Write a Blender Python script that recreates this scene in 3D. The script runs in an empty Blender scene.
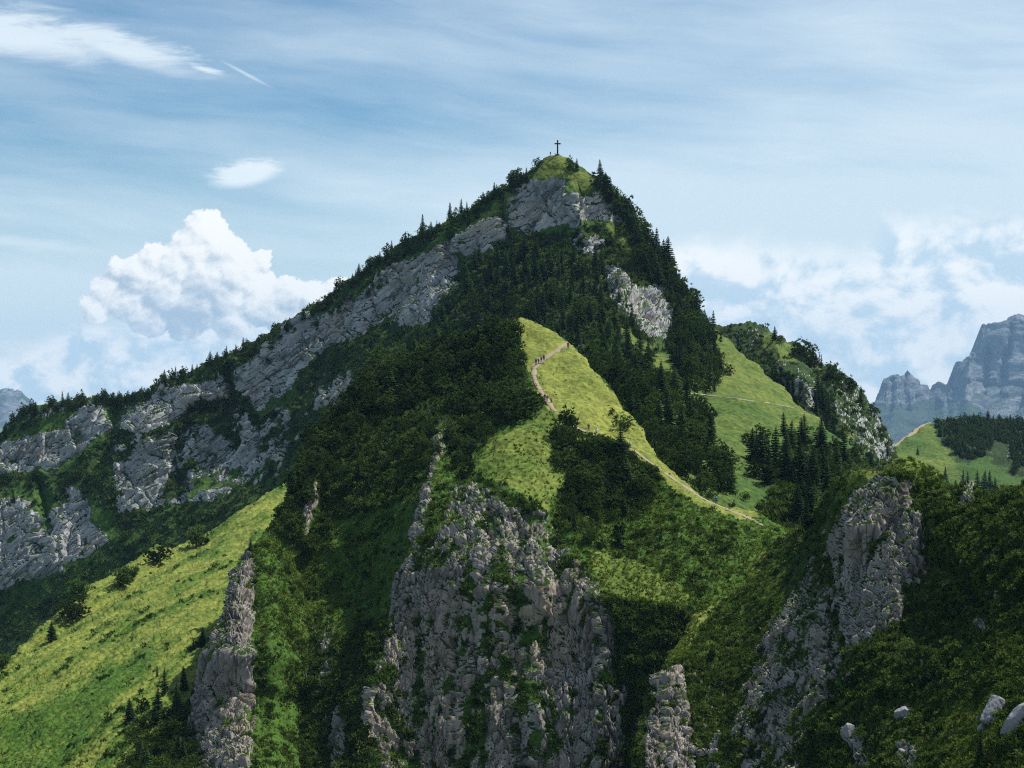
import bpy, math, random
import numpy as np
from math import radians as RAD, sin, cos, pi

SC = bpy.context.scene
F = 1900.0                      # focal length in picture widths of one pixel
# ------------------------------------------------------------------ camera
cam_d = bpy.data.cameras.new("camera"); cam = bpy.data.objects.new("camera", cam_d)
SC.collection.objects.link(cam); SC.camera = cam
cam_d.sensor_width = 36.0; cam_d.lens = 36.0*F/1024.0
cam_d.clip_start = 1.0; cam_d.clip_end = 60000.0
cam.location = (0, 0, 0); cam.rotation_euler = (RAD(90), 0, 0)
# ------------------------------------------------------------------ sun, exposure
SUN_AZ, SUN_EL = RAD(62), RAD(59)          # azimuth to the right of the view direction
sd = (sin(SUN_AZ)*cos(SUN_EL), cos(SUN_AZ)*cos(SUN_EL), sin(SUN_EL))
sun_d = bpy.data.lights.new("sun", 'SUN'); sun_o = bpy.data.objects.new("sun", sun_d)
SC.collection.objects.link(sun_o)
sun_d.energy = 5.0; sun_d.angle = RAD(0.5); sun_d.color = (1.0, 0.95, 0.86)
import mathutils
sun_o.rotation_euler = mathutils.Vector(sd).to_track_quat('Z', 'Y').to_euler()
SC.view_settings.view_transform = 'Standard'; SC.view_settings.look = 'None'
SC.view_settings.exposure = 0.38; SC.view_settings.gamma = 1.0
SC.view_settings.use_curve_mapping = False
SC.cycles.max_bounces = 5; SC.cycles.diffuse_bounces = 3; SC.cycles.transmission_bounces = 2
SC.cycles.volume_bounces = 0; SC.cycles.transparent_max_bounces = 4
SC.cycles.use_denoising = False; SC.cycles.filter_width = 1.15
# ------------------------------------------------------------------ node helper
class V:
    """a socket with arithmetic"""
    def __init__(s, nt, sock): s.nt = nt; s.k = sock
    def _m(s, op, *a, clamp=False):
        n = s.nt.nodes.new('ShaderNodeMath'); n.operation = op; n.use_clamp = clamp
        for i, x in enumerate((s,)+a):
            if isinstance(x, V): s.nt.links.new(x.k, n.inputs[i])
            else: n.inputs[i].default_value = float(x)
        return V(s.nt, n.outputs[0])
    def __add__(s, o): return s._m('ADD', o)
    __radd__ = __add__
    def __sub__(s, o): return s._m('SUBTRACT', o)
    def __rsub__(s, o): return s._m('MULTIPLY', -1)._m('ADD', o)
    def __mul__(s, o): return s._m('MULTIPLY', o)
    __rmul__ = __mul__
    def __truediv__(s, o): return s._m('DIVIDE', o)
    def pw(s, o): return s._m('POWER', o)
    def mx(s, o): return s._m('MAXIMUM', o)
    def mn(s, o): return s._m('MINIMUM', o)
    def ab(s): return s._m('ABSOLUTE')
    def cl(s): return s._m('ADD', 0.0, clamp=True)
    def smx(s, o, k): return s._m('SMOOTH_MAX', o, k)
    def sst(s, a, b, lo=0.0, hi=1.0):
        n = s.nt.nodes.new('ShaderNodeMapRange'); n.interpolation_type = 'SMOOTHSTEP'
        s.nt.links.new(s.k, n.inputs[0])
        for i, x in enumerate((a, b, lo, hi)): n.inputs[i+1].default_value = x
        return V(s.nt, n.outputs[0])
def comb(nt, x, y, z=0.0):
    n = nt.nodes.new('ShaderNodeCombineXYZ')
    for i, q in enumerate((x, y, z)):
        if isinstance(q, V): nt.links.new(q.k, n.inputs[i])
        else: n.inputs[i].default_value = q
    return n.outputs[0]
def noise(nt, vec, scale, detail=4, rough=.55, dist=0.0, color=False):
    n = nt.nodes.new('ShaderNodeTexNoise'); n.inputs['Scale'].default_value = scale
    n.inputs['Detail'].default_value = detail; n.inputs['Roughness'].default_value = rough
    n.inputs['Distortion'].default_value = dist
    nt.links.new(vec, n.inputs['Vector'])
    return n.outputs['Color'] if color else V(nt, n.outputs['Fac'])
def sep(nt, s):
    n = nt.nodes.new('ShaderNodeSeparateXYZ'); nt.links.new(s, n.inputs[0])
    return [V(nt, o) for o in n.outputs]
def mixc(nt, f, a, b, mode='MIX'):
    n = nt.nodes.new('ShaderNodeMix'); n.data_type = 'RGBA'; n.blend_type = mode; n.clamp_factor = True
    if isinstance(f, V): nt.links.new(f.k, n.inputs[0])
    else: n.inputs[0].default_value = f
    for i, c in ((6, a), (7, b)):
        if isinstance(c, tuple): n.inputs[i].default_value = (*c, 1)
        else: nt.links.new(c, n.inputs[i])
    return n.outputs[2]
def vmap(nt, vec, sc=(1, 1, 1), rot=(0, 0, 0)):
    n = nt.nodes.new('ShaderNodeMapping'); n.inputs['Scale'].default_value = sc
    n.inputs['Rotation'].default_value = rot; nt.links.new(vec, n.inputs['Vector']); return n.outputs[0]
# ------------------------------------------------------------------ sky
def make_world():
    w = bpy.data.worlds.new("World"); SC.world = w; w.use_nodes = True
    nt = w.node_tree; nt.nodes.clear(); L = nt.links
    sky = nt.nodes.new('ShaderNodeTexSky'); sky.sky_type = 'NISHITA'; sky.sun_disc = False
    sky.sun_elevation = SUN_EL; sky.sun_rotation = SUN_AZ
    sky.altitude = 1600; sky.air_density = 1.0; sky.dust_density = 0.6; sky.ozone_density = 2.0
    tc = nt.nodes.new('ShaderNodeTexCoord')
    x, y, z = sep(nt, tc.outputs['Generated'])
    az = x._m('ARCTAN2', y); el = z.mn(.999).mx(-.999)._m('ARCSINE')
    U = (az + az*az*az*.33)*F + 512.0; W = 384.0 - (el + el*el*el*.33)*F             # sky angles: F units per radian
    # pale veil of high thin cloud, stretched sideways
    wv = noise(nt, comb(nt, U*.004, W*.006), 1.0, 3, .5)
    Wt = W + (wv-.5)*46 + (U-512)*-.10
    c1 = noise(nt, comb(nt, U*.0024, Wt*.0125, 3.1), 1.0, 6, .5, .25)
    c2 = noise(nt, comb(nt, U*.0075, Wt*.06, 8.2), 1.0, 6, .6, .15)
    right = U.sst(250, 800, 0, .56)
    low = W.sst(90, 330, .0, .85)
    veil = ((c1-.5)*1.7 + (c2-.5)*.5 + .20 + right + low).cl()
    base = sky.outputs[0]
    g = nt.nodes.new('ShaderNodeMix'); g.data_type = 'RGBA'; g.blend_type = 'MULTIPLY'; g.inputs[0].default_value = 1
    L.new(base, g.inputs[6]); g.inputs[7].default_value = (*SKY_TINT, 1)
    col = mixc(nt, veil*.80, g.outputs[2], VEIL)
    # long smooth cloud, upper left, with a tapering tail, and a vapour trail
    def ell(cx, cy, rx, ry, ang=0.0, u=U, v=W):
        a = RAD(ang); dx = u-cx; dy = v-cy
        p = (dx*cos(a) + dy*sin(a))*(1/rx); q = (dy*cos(a) - dx*sin(a))*(1/ry)
        return 1.0 - (p*p + q*q)._m('SQRT')
    n1 = noise(nt, comb(nt, U*.014 + W*.01, W*.075, 1.7), 1.0, 8, .68, .4)
    u2 = U; v2 = W + (n1-.5)*16
    s = ell(20, 46, 150, 30, 4, u2, v2).mx(ell(120, 54, 110, 20, 13, u2, v2)).mx(ell(205, 72, 26, 6, 14, u2, v2))
    ms = (s*1.3 + (n1-.5)*1.9).sst(-.05, 1.0, 0, .74)
    tr = ell(246, 77, 36, 2.6, 27)
    ms = ms.mx(tr.sst(0, .9, 0, .45))
    # small lens cloud
    n2 = noise(nt, comb(nt, U*.045, W*.20, 5.7), 1.0, 7, .68, .3)
    le = ell(246, 175, 46, 17, -12, U, W + (n2-.5)*12)
    ms = ms.mx((le*1.5 + (n2-.5)*1.1).sst(0.0, .85, 0, .80))
    # faint bands at the left
    bd = ell(20, 248, 130, 11, 5, U, W+(n1-.5)*20).sst(0, .9, 0, .35)
    ms = ms.mx(bd)
    col = mixc(nt, ms, col, CLOUD_SOFT)
    # heaped clouds
    def blobs_field(blobs, uu, vv):
        m = None
        for (cx, cy, rx, ry) in blobs:
            e = ell(cx, cy, rx, ry, 0, uu, vv)
            m = e if m is None else m.smx(e, .12)
        return m
    # soft banks of cloud
    def bank(col, blobs, seed, sc, e0, e1, op, lo=.0, amp=.9):
        a1 = noise(nt, comb(nt, U*sc, W*sc*1.35, seed), 1.0, 7, .58, .25)
        a2 = noise(nt, comb(nt, (U+14)*sc, (W-16)*sc*1.35, seed), 1.0, 5, .58, .25)
        m = blobs_field(blobs, U + (a1-.5)*60, W + (a2-.5)*50)
        d = m*1.2 + (a1-.5)*amp
        light = ((a1-a2)*4.2 + .60 + lo + (.3-m)*.4).sst(0.05, .95)
        return mixc(nt, d.sst(e0, e1, 0, op), col, mixc(nt, light, CL_SH2, CL_LIT2))
    col = bank(col, [(745, 318, 110, 66), (850, 335, 130, 75), (940, 300, 100, 62), (1000, 268, 110, 32), (700, 300, 70, 50), (1100, 290, 90, 60)], 21.0, .012, -.50, .34, .96, .05)
    col = bank(col, [(110, 372, 130, 40), (30, 388, 90, 34), (200, 352, 100, 34), (-60, 380, 80, 40)], 13.0, .016, -.36, .38, .93, .08)
    # the tall heaped cloud at the left: many rounded heaps, each lit from the upper right
    wn = noise(nt, comb(nt, U*.04, W*.04, 5.0), 1.0, 7, .72, color=True)
    wx, wy, _ = sep(nt, wn)
    q = random.Random(12)
    heaps = [(206, 236, 24), (196, 252, 26), (220, 256, 26), (178, 268, 26), (236, 276, 28), (206, 280, 30), (156, 262, 17), (140, 280, 24), (118, 274, 13), (108, 294, 18), (164, 296, 30), (130, 306, 26), (196, 308, 30), (226, 302, 28),
             (258, 288, 20), (262, 262, 10), (262, 306, 26), (290, 300, 24), (316, 302, 22), (340, 296, 18), (96, 312, 18), (150, 324, 28), (185, 330, 28), (230, 326, 28), (285, 322, 28), (330, 315, 26), (366, 300, 20)]
    def domes(u, v):
        m = None
        for (cx, cy, r) in heaps:
            dx = u-cx; dy = v-cy; e = (1 - (dx*dx+dy*dy)*(1/(r*r)))*(r/26)
            m = e if m is None else m.smx(e, .06)
        return m.mx(-1.0)
    uu = U + (wx-.5)*26; vv = W + (wy-.5)*26
    m0 = domes(uu, vv); m1 = domes(uu+6, vv-7)
    fb = noise(nt, comb(nt, U*.06, W*.07, 9), 1.0, 5, .6); fl = noise(nt, comb(nt, U*.013, W*.015, 2), 1.0, 2, .5)
    f1 = noise(nt, comb(nt, (U+4)*.06, (W-5)*.07, 9), 1.0, 5, .6)
    light = ((m0-m1)*1.0 + (fb-f1)*1.2 + (fl-.5)*1.9 + .68 + W.sst(240, 345, .10, -.30)).sst(-.05, 1.05)
    a = (m0 + .16 + (fb-.5)*.6 + W.sst(296, 366, 0, -1.25)).sst(.0, .22, 0, .98)
    col = mixc(nt, a, col, mixc(nt, light, CL_SH, CL_LIT))
    bg = nt.nodes.new('ShaderNodeBackground'); L.new(col, bg.inputs[0]); bg.inputs[1].default_value = SKY_STR
    out = nt.nodes.new('ShaderNodeOutputWorld'); L.new(bg.outputs[0], out.inputs[0])
    w.cycles.sampling_method = 'MANUAL'; w.cycles.sample_map_resolution = 512
SKY_STR = 0.08
SKY_TINT = (.74, .95, .98)
def k(*c): return tuple(v/SKY_STR for v in c)
VEIL = k(.60, .70, .765)
CLOUD_SOFT = k(.72, .79, .83)
CL_LIT = k(.84, .85, .84); CL_SH = k(.36, .46, .56)
CL_LIT2 = k(.80, .83, .84); CL_SH2 = k(.46, .60, .71)
make_world()

# ------------------------------------------------------------------ numpy noise
_r = np.random.RandomState(7)
_perm = np.tile(_r.permutation(256).astype(np.int32), 3)
_g = _r.normal(size=(256, 3)); _g /= np.linalg.norm(_g, axis=1)[:, None]; _g = _g.astype(np.float32)
def pn(p):
    """gradient noise, p (...,3) -> about -1..1"""
    sh = p.shape[:-1]; p = p.reshape(-1, 3).astype(np.float64)
    i = np.floor(p).astype(np.int64); f = (p - i).astype(np.float32)
    i = (i & 255).astype(np.int32); w = f*f*f*(f*(f*6-15)+10)
    out = np.zeros(len(p), np.float32)
    for dx in (0, 1):
        hx = _perm[i[:, 0]+dx]; wx = w[:, 0] if dx else 1-w[:, 0]
        for dy in (0, 1):
            hy = _perm[hx + i[:, 1] + dy]; wy = w[:, 1] if dy else 1-w[:, 1]
            for dz in (0, 1):
                h = _perm[hy + i[:, 2] + dz] ; g = _g[h & 255]
                d = g[:, 0]*(f[:, 0]-dx) + g[:, 1]*(f[:, 1]-dy) + g[:, 2]*(f[:, 2]-dz)
                out += d*wx*wy*(w[:, 2] if dz else 1-w[:, 2])
    return (out*1.5).reshape(sh)
def fbm(p, n=4, r=.5):
    s = 0; a = 1.0; t = 0
    for i in range(n): s = s + a*pn(p*(2.03**i) + 17.3*i); t += a; a *= r
    return s/t
def ridged(p, n=3, r=.5):
    s = 0; a = 1.0; t = 0
    for i in range(n): s = s + a*(1-2*np.abs(pn(p*(2.03**i) + 9.7*i))); t += a; a *= r
    return s/t
def billow(p, n=2, r=.5):
    s = 0; a = 1.0; t = 0
    for i in range(n): s = s + a*(2*np.abs(pn(p*(2.1**i) + 5.1*i))-.4); t += a; a *= r
    return s/t
def _h(i, j, k_, c):
    return (_perm[(_perm[(_perm[(i+c) & 255] + j) & 255] + k_) & 255]/255.0).astype(np.float32)
def blocks(p, tilt=.8):
    """angular blocks: a step and a tilt per cell, and how near a joint is"""
    i = np.floor(p).astype(np.int32); f1 = np.full(len(p), 9., np.float32); f2 = f1.copy(); val = np.zeros(len(p), np.float32)
    for dx in (-1, 0, 1):
        for dy in (-1, 0, 1):
            for dz in (-1, 0, 1):
                a = (i[:, 0]+dx) & 255; b = (i[:, 1]+dy) & 255; c = (i[:, 2]+dz) & 255
                h1, h2, h3, h4, h5, h6 = (_h(a, b, c, q) for q in (0, 37, 91, 140, 180, 222))
                rx = p[:, 0]-(i[:, 0]+dx)-h1; ry = p[:, 1]-(i[:, 1]+dy)-h2; rz = p[:, 2]-(i[:, 2]+dz)-h3
                d = np.sqrt(rx*rx+ry*ry+rz*rz); n_ = d < f1
                f2 = np.where(n_, f1, np.minimum(f2, d)); f1 = np.where(n_, d, f1)
                val = np.where(n_, (h4-.5) + tilt*((h5-.5)*rx*2 + (h6-.5)*rz*2 + (h4-.5)*ry*2), val)
    return val, f2-f1
def sst(x, a, b):
    t = np.clip((x-a)/(b-a), 0, 1); return t*t*(3-2*t)
def inpoly(x, y, poly):
    res = np.zeros(x.shape, bool)
    P = np.array(poly, float); x0, y0 = P.min(0); x1, y1 = P.max(0)
    bb = (x >= x0) & (x <= x1) & (y >= y0) & (y <= y1)
    xs = x[bb]; ys = y[bb]; r = np.zeros(xs.shape, bool)
    for a, b in zip(P, np.roll(P, -1, 0)):
        c = (a[1] > ys) != (b[1] > ys)
        if a[1] != b[1]:
            r ^= c & (xs < (b[0]-a[0])*(ys-a[1])/(b[1]-a[1]) + a[0])
    res[bb] = r; return res
def segdist(x, y, line):
    d = np.full(x.shape, 1e9)
    for (ax, ay), (bx, by) in zip(line[:-1], line[1:]):
        vx, vy = bx-ax, by-ay
        t = np.clip(((x-ax)*vx + (y-ay)*vy)/(vx*vx+vy*vy), 0, 1)
        d = np.minimum(d, np.hypot(x-ax-t*vx, y-ay-t*vy))
    return d
def rbf(pts):
    A = np.array(pts, float); X = A[:, :2]/100; n = len(A)
    K = np.hypot(X[:, None, 0]-X[None, :, 0], X[:, None, 1]-X[None, :, 1])
    M = np.zeros((n+3, n+3)); M[:n, :n] = -np.sqrt(K*K+.02); M[:n, n] = 1; M[:n, n+1:] = X; M[n:, :n] = M[:n, n:].T
    M[:n, :n] -= np.eye(n)*1e-3*0
    w = np.linalg.solve(M, np.r_[A[:, 2], 0, 0, 0])
    def f(x, y):
        x = x/100; y = y/100; s = w[n] + w[n+1]*x + w[n+2]*y
        for i in range(n): s = s - w[i]*np.sqrt((x-X[i, 0])**2 + (y-X[i, 1])**2 + .02)
        return s
    return f
def unproj(px, py, D):
    return np.stack([(px-512)/F*D, D, (384-py)/F*D], -1)
# ------------------------------------------------------------------ materials
def mat(name):
    m = bpy.data.materials.new(name); m.use_nodes = True; nt = m.node_tree
    b = nt.nodes['Principled BSDF']; b.inputs['Roughness'].default_value = .9
    b.inputs['Specular IOR Level'].default_value = .12
    return m, nt, b
def terrain_mat(name, rock_a, rock_b, warm, grass, dry, scrub, strata=None, grain=1.0):
    m, nt, b = mat(name); L = nt.links
    tc = nt.nodes.new('ShaderNodeTexCoord'); P = tc.outputs['Object']
    at = nt.nodes.new('ShaderNodeAttribute'); at.attribute_name = 'mask'
    r, d, s = sep(nt, at.outputs['Color'])                 # rock, dry grass, scrub
    dirt = V(nt, at.outputs['Alpha'])
    g = grain
    na = noise(nt, P, .9/g, 3, .6); nb = noise(nt, P, .06/g, 5, .6); nc = noise(nt, P, .28/g, 4, .6)
    # grass
    gr = mixc(nt, (na-.5)*2.6+.5, tuple(c*.45 for c in grass), tuple(c*1.5 for c in grass))
    gr = mixc(nt, ((nc-.5)*2.2 + .35).cl()*.5, gr, (grass[0]*.55, grass[1]*.72, grass[2]*.8))
    dr = mixc(nt, (nc-.5)*2.4+(na-.5)*1.8+.5, tuple(c*.55 for c in dry), tuple(c*1.3 for c in dry))
    gr = mixc(nt, (d + (nb-.5)*1.1*d._m('CEIL') + (na-.5)*.5*d._m('CEIL')).cl(), gr, dr)
    scb = mixc(nt, (na-.5)*2+.5, tuple(c*.6 for c in scrub), tuple(c*1.6 for c in scrub))
    scb = mixc(nt, ((nc-.52)*3).cl()*.5, scb, grass)
    veg = mixc(nt, s, gr, scb)
    # rock
    ro = vmap(nt, P, (1, 1, .20)) if strata is None else vmap(nt, vmap(nt, P, (1, 1, 1), (0, strata, 0)), (.22, .4, 1.25))
    ra = noise(nt, ro, .30/g, 7, .68, .6); rb = noise(nt, ro, 1.1/g, 4, .7)
    rc = noise(nt, P, .035/g, 4, .6)
    rk = mixc(nt, ((ra-.5)*3.2+.5).cl(), rock_a, rock_b)
    rk = mixc(nt, ((rb-.58)*6).cl()*.55, rk, tuple(c*.40 for c in rock_a))
    cr = noise(nt, ro, .13/g, 3, .55, .8); cr2 = noise(nt, vmap(nt, ro, (1, 1, 1.3), (.3, .2, .1)), .34/g, 2, .5, .5)
    crk = ((.020-(cr-.5).ab())*55).cl().mx(((.016-(cr2-.5).ab())*60).cl()*.6)
    rk = mixc(nt, crk*.85, rk, tuple(c*.22 for c in rock_a))  # crack lines, with the shade weak relief lacks put into their colour
    rk = mixc(nt, ((noise(nt, P, .12/g, 5, .7)-.57)*10).cl()*.8, rk, (scrub[0]*1.3, scrub[1]*1.3, scrub[2]*1.3))
    rk = mixc(nt, ((rc-.52)*5).cl()*.45, rk, warm)
    col = mixc(nt, ((r-.5)*3+.5 + (na-.5)*.8*r._m('CEIL')).cl(), veg, rk)
    col = mixc(nt, dirt, col, (.27, .22, .15))
    L.new(col, b.inputs['Base Color'])
    return m
R_ = (.20, .195, .20); 
M_main = terrain_mat('limestone_and_turf', (.17, .175, .19), (.46, .46, .475), (.46, .36, .27), (.042, .086, .013), (.20, .215, .042), (.011, .022, .007), strata=RAD(38), grain=1.5)
M_knoll = terrain_mat('conglomerate_and_turf', (.13, .112, .108), (.37, .325, .31), (.34, .25, .17), (.048, .100, .012), (.235, .245, .050), (.010, .022, .005))
M_butt = M_knoll
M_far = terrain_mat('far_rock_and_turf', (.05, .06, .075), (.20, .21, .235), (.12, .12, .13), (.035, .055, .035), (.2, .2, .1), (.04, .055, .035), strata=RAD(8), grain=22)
# leaf materials
def leaf_mat(name, c1, c2, tr=.25, warm=None):
    m = bpy.data.materials.new(name); m.use_nodes = True; nt = m.node_tree; nt.nodes.clear(); L = nt.links
    tc = nt.nodes.new('ShaderNodeTexCoord'); oi = nt.nodes.new('ShaderNodeObjectInfo')
    gm = nt.nodes.new('ShaderNodeNewGeometry')
    n = noise(nt, gm.outputs['Position'], .8, 3, .6); rnd = V(nt, oi.outputs['Random'])
    isl = V(nt, gm.outputs['Random Per Island'])
    col = mixc(nt, ((n-.5)*1.5 + isl*.45 + rnd*rnd*.9).cl(), c1, c2)
    d = nt.nodes.new('ShaderNodeBsdfDiffuse'); t = nt.nodes.new('ShaderNodeBsdfTranslucent')
    L.new(col, d.inputs[0]); L.new(col, t.inputs[0])
    mx = nt.nodes.new('ShaderNodeMixShader'); mx.inputs[0].default_value = tr
    L.new(d.outputs[0], mx.inputs[1]); L.new(t.outputs[0], mx.inputs[2])
    o = nt.nodes.new('ShaderNodeOutputMaterial'); L.new(mx.outputs[0], o.inputs[0]); return m
def flat_mat(name, c, rough=.85, var=.25, sc=3.0):
    m, nt, b = mat(name); tc = nt.nodes.new('ShaderNodeTexCoord')
    n = noise(nt, tc.outputs['Object'], sc, 4, .6)
    nt.links.new(mixc(nt, n, tuple(x*(1-var) for x in c), tuple(x*(1+var) for x in c)), b.inputs['Base Color'])
    b.inputs['Roughness'].default_value = rough; return m
ML_spruce = leaf_mat('spruce_needles', (.010, .024, .011), (.050, .088, .028), .22)
ML_pine = leaf_mat('pine_needles', (.010, .026, .007), (.075, .125, .028), .28)
ML_leafy = leaf_mat('broad_leaves', (.05, .095, .02), (.10, .16, .04), .35)
ML_scrub = leaf_mat('shrub_leaves', (.016, .034, .006), (.085, .125, .022), .30)
ML_herb = leaf_mat('herb_leaves', (.045, .090, .010), (.15, .20, .030), .35)
M_bark = flat_mat('bark', (.055, .04, .03))
# ------------------------------------------------------------------ surfaces
def link_mesh(name, verts, faces_flat, nper, mats, smooth=False, fmat=None):
    me = bpy.data.meshes.new(name)
    nf = len(faces_flat)//nper
    me.vertices.add(len(verts)); me.vertices.foreach_set('co', np.ascontiguousarray(verts, np.float32).ravel())
    me.loops.add(nf*nper); me.loops.foreach_set('vertex_index', np.ascontiguousarray(faces_flat, np.int32).ravel())
    me.polygons.add(nf); me.polygons.foreach_set('loop_start', np.arange(0, nf*nper, nper, dtype=np.int32))
    me.polygons.foreach_set('loop_total', np.full(nf, nper, np.int32))
    for m in mats: me.materials.append(m)
    if fmat is not None: me.polygons.foreach_set('material_index', np.asarray(fmat, np.int32))
    me.polygons.foreach_set('use_smooth', np.full(nf, smooth))
    me.update(); me.validate()
    return me
def new_obj(name, me, parent=None):
    o = bpy.data.objects.new(name, me); SC.collection.objects.link(o)
    if parent is not None: o.parent = parent
    return o
def tag(o, label=None, cat=None, group=None, kind=None):
    for kk, v in (('label', label), ('category', cat), ('group', group), ('kind', kind)):
        if v: o[kk] = v
    return o
SURF = {}
def normals(P):
    du = np.gradient(P, axis=1); dv = np.gradient(P, axis=0)
    n = np.cross(du, dv); n /= np.linalg.norm(n, axis=-1)[..., None]+1e-9
    flip = (n*P).sum(-1) > 0; n[flip] *= -1
    return n
def surf(name, knots, dpts, material, feats=(), rock=(), dry=(), scrub=(), clear=(), dirt=(), base_scrub=0.0, base_dry=0.0,
         step=1.0, crest=(6, 5), flute='v', big=(30, 3.0), warp=5.0, k=1.0, back=(60, .8), rock_thr=-.05, dip=RAD(35), rock_amp=1.0, gdir=None,
         veg_amp=1.0, nzcut=.62, smooth_veg=False):
    K = np.array(knots, float)
    seg = np.maximum(np.hypot(*np.diff(K[:, :2], axis=0).T), .6*np.hypot(*np.diff(K[:, 2:], axis=0).T))
    t = np.r_[0, np.cumsum(seg)]; nu = max(8, int(t[-1]/step)); tt = np.linspace(0, t[-1], nu)
    C = [np.interp(tt, t, K[:, i]) for i in range(4)]
    ker = np.hanning(9); ker /= ker.sum()
    C = [np.convolve(np.pad(c, 4, mode='reflect', reflect_type='odd'), ker, 'valid') for c in C]
    nv = int(np.max(np.hypot(C[0]-C[2], C[1]-C[3]))/step); v = np.linspace(0, 1, nv)[:, None]
    px = C[0][None]*(1-v) + C[2][None]*v; py = C[1][None]*(1-v) + C[3][None]*v
    top = np.hypot(C[0]-C[2], C[1]-C[3])[None]*v          # distance below the crest
    D = rbf(dpts)(px, py)
    D = D + crest[1]*np.exp(-top/crest[0])*1.0
    wob = unproj(px, py, D)
    wx = fbm(wob/(18*k)+3.3, 3)*14; wy = fbm(wob/(18*k)+31.3, 3)*14
    for (line, w, amp) in feats:
        d = segdist(px+wx*.22, py+wy*.22, line); D = D + amp*np.clip(1-d/w, 0, 1)**1.3
    P = unproj(px, py, D); N = normals(P)
    q = P/k
    # where rock, dry turf, scrub and bare earth lie
    wx = fbm(q/8+1.1, 5, .72)*warp*3.0; wy = fbm(q/8+51.1, 5, .72)*warp*3.6
    sx, sy = px+wx, py+wy
    R = np.zeros(px.shape, np.float32)
    if flute == 'v': st = fbm(q*np.array([1/2.4, 1/2.4, 1/24.0])+4, 5, .62)
    else: st = fbm(np.stack([q[..., 0]*cos(dip)+q[..., 2]*sin(dip), q[..., 1], (-q[..., 0]*sin(dip)+q[..., 2]*cos(dip))*2.6], -1)/9+4, 4, .6)
    for pl in rock:
        th = rock_thr
        if isinstance(pl, tuple): pl, th = pl
        R = np.maximum(R, inpoly(sx, sy, pl)*(st > th))
    DR = np.full(px.shape, base_dry, np.float32); S = np.full(px.shape, base_scrub, np.float32); DI = np.zeros(px.shape, np.float32)
    for pl, a in scrub: S = np.where(inpoly(sx, sy, pl), a, S)
    for pl, a in dry: DR = np.where(inpoly(sx, sy, pl), a, DR); S = np.where(inpoly(sx, sy, pl), 0, S)
    for line, w in dirt: DI = np.maximum(DI, (segdist(px+wx*.1, py+wy*.1, line) < w))
    if gdir is not None:
        gd = np.array(gdir, float); gd /= np.linalg.norm(gd); al = (q*gd).sum(-1)[..., None]*gd; qs = al/14 + (q-al)/1.5
        gs = fbm(qs, 4, .6); gs2 = fbm(al/40 + (q-al)/5+3, 3); gx_ = gs*.7 + gs2*.9
        DR = DR*np.clip(1 - sst(gx_, -.15, .38), .10, 1); S = np.maximum(S, sst(gx_, .26, .5)*.38*(top > 3))
    else: gs = 0; 
    S = S*(1-R)*(1-DI)
    # small break-up of the scrub
    S = np.clip(S + (fbm(q/4+8, 3))*.9*(S > 0)*(S < .99), 0, 1)
    gm = (1-R)*(1-S)
    kb = np.hanning(13)[1:-1]; kb /= kb.sum(); Rs = np.pad(R, 5, mode='edge')
    Rs = sum(kb[i]*Rs[i:i+R.shape[0], :] for i in range(11)); Rs = sum(kb[i]*Rs[:, i:i+R.shape[1]] for i in range(11)); Rs = Rs*(.35+.65*R)
    disp = fbm(q/big[0], 3)*big[1]*1.6*k
    if flute == 'v':
        w3 = q + np.array([.7, .7, .3])*np.stack([pn(q/7), pn(q/7+9), pn(q/7+19)], -1)
        m_ = Rs > .01; rk = np.zeros(px.shape, np.float32)
        if m_.any():
            w_ = w3[m_]; v1, j1 = blocks(w_*np.array([1/3.0, 1/3.0, 1/30.]), .3); v2, j2 = blocks(w_*np.array([1/1.1, 1/1.1, 1/4.5])+5, 1.0)
            rk[m_] = v1*.6 - (1-sst(j1, 0, .12))*.9 + v2*.35 - (1-sst(j2, 0, .12))*.35 + ridged(w_*np.array([1/2.0, 1/2.0, 1/44.]), 3, .62)*1.0 + ridged(w_*np.array([1/6., 1/6., 1/70.])+2, 2)*1.0 + fbm(w_*np.array([1/.6, 1/.6, 1/3.2]), 3, .65)*.30 + .3
        gul = ridged(w3*np.array([1/14.0, 1/14.0, 1/80.0])+3, 1)*1.5
    else:
        w3 = q + .8*np.stack([pn(q/6), pn(q/6+9), pn(q/6+19)], -1)
        a1 = w3[..., 0]*cos(dip)+w3[..., 2]*sin(dip); a2 = -w3[..., 0]*sin(dip)+w3[..., 2]*cos(dip)
        sw = a2/2.2 + fbm(q/20, 2)*.9; tri = np.abs(sw-np.floor(sw)-.5)*2
        m_ = Rs > .01; rk = np.zeros(px.shape, np.float32)
        if m_.any():
            w_ = np.stack([a1[m_], w3[m_][:, 1], a2[m_]], -1); v1, j1 = blocks(w_*np.array([1/9., 1/6., 1/4.4])); v2, j2 = blocks(w_*np.array([1/3.4, 1/2., 1/1.3])+5)
            v3, j3 = blocks(w3[m_]*np.array([1/11., 1/11., 1/30.])+9)
            rk[m_] = tri[m_]*.6 + v1*1.0 - (1-sst(j1, 0, .10))*.6 + v2*.45 - (1-sst(j2, 0, .10))*.2 + v3*2.2 - (1-sst(j3, 0, .07))*1.2 + fbm(w_/1.1, 3, .6)*.35 + .5
        gul = ridged(w3*np.array([1/22.0, 1/22.0, 1/50.0])+3, 1)*2.4
    steep = np.clip(1-N[..., 2], 0, 1)
    disp = disp + gul*sst(steep, .3, .8)*rock_amp*k + Rs*rk*rock_amp*k - Rs*.4
    disp = disp + (S*(billow(q/4.5, 2)*1.7 + billow(q/1.4, 2)*1.1) + gm*(fbm(q/6, 2)*.6 + billow(q/1.6, 2)*.26*(1+DR)))*veg_amp*(k**.5)
    if gdir is not None: disp = disp + gs*1.3
    disp = disp*(1-.8*DI)
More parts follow.
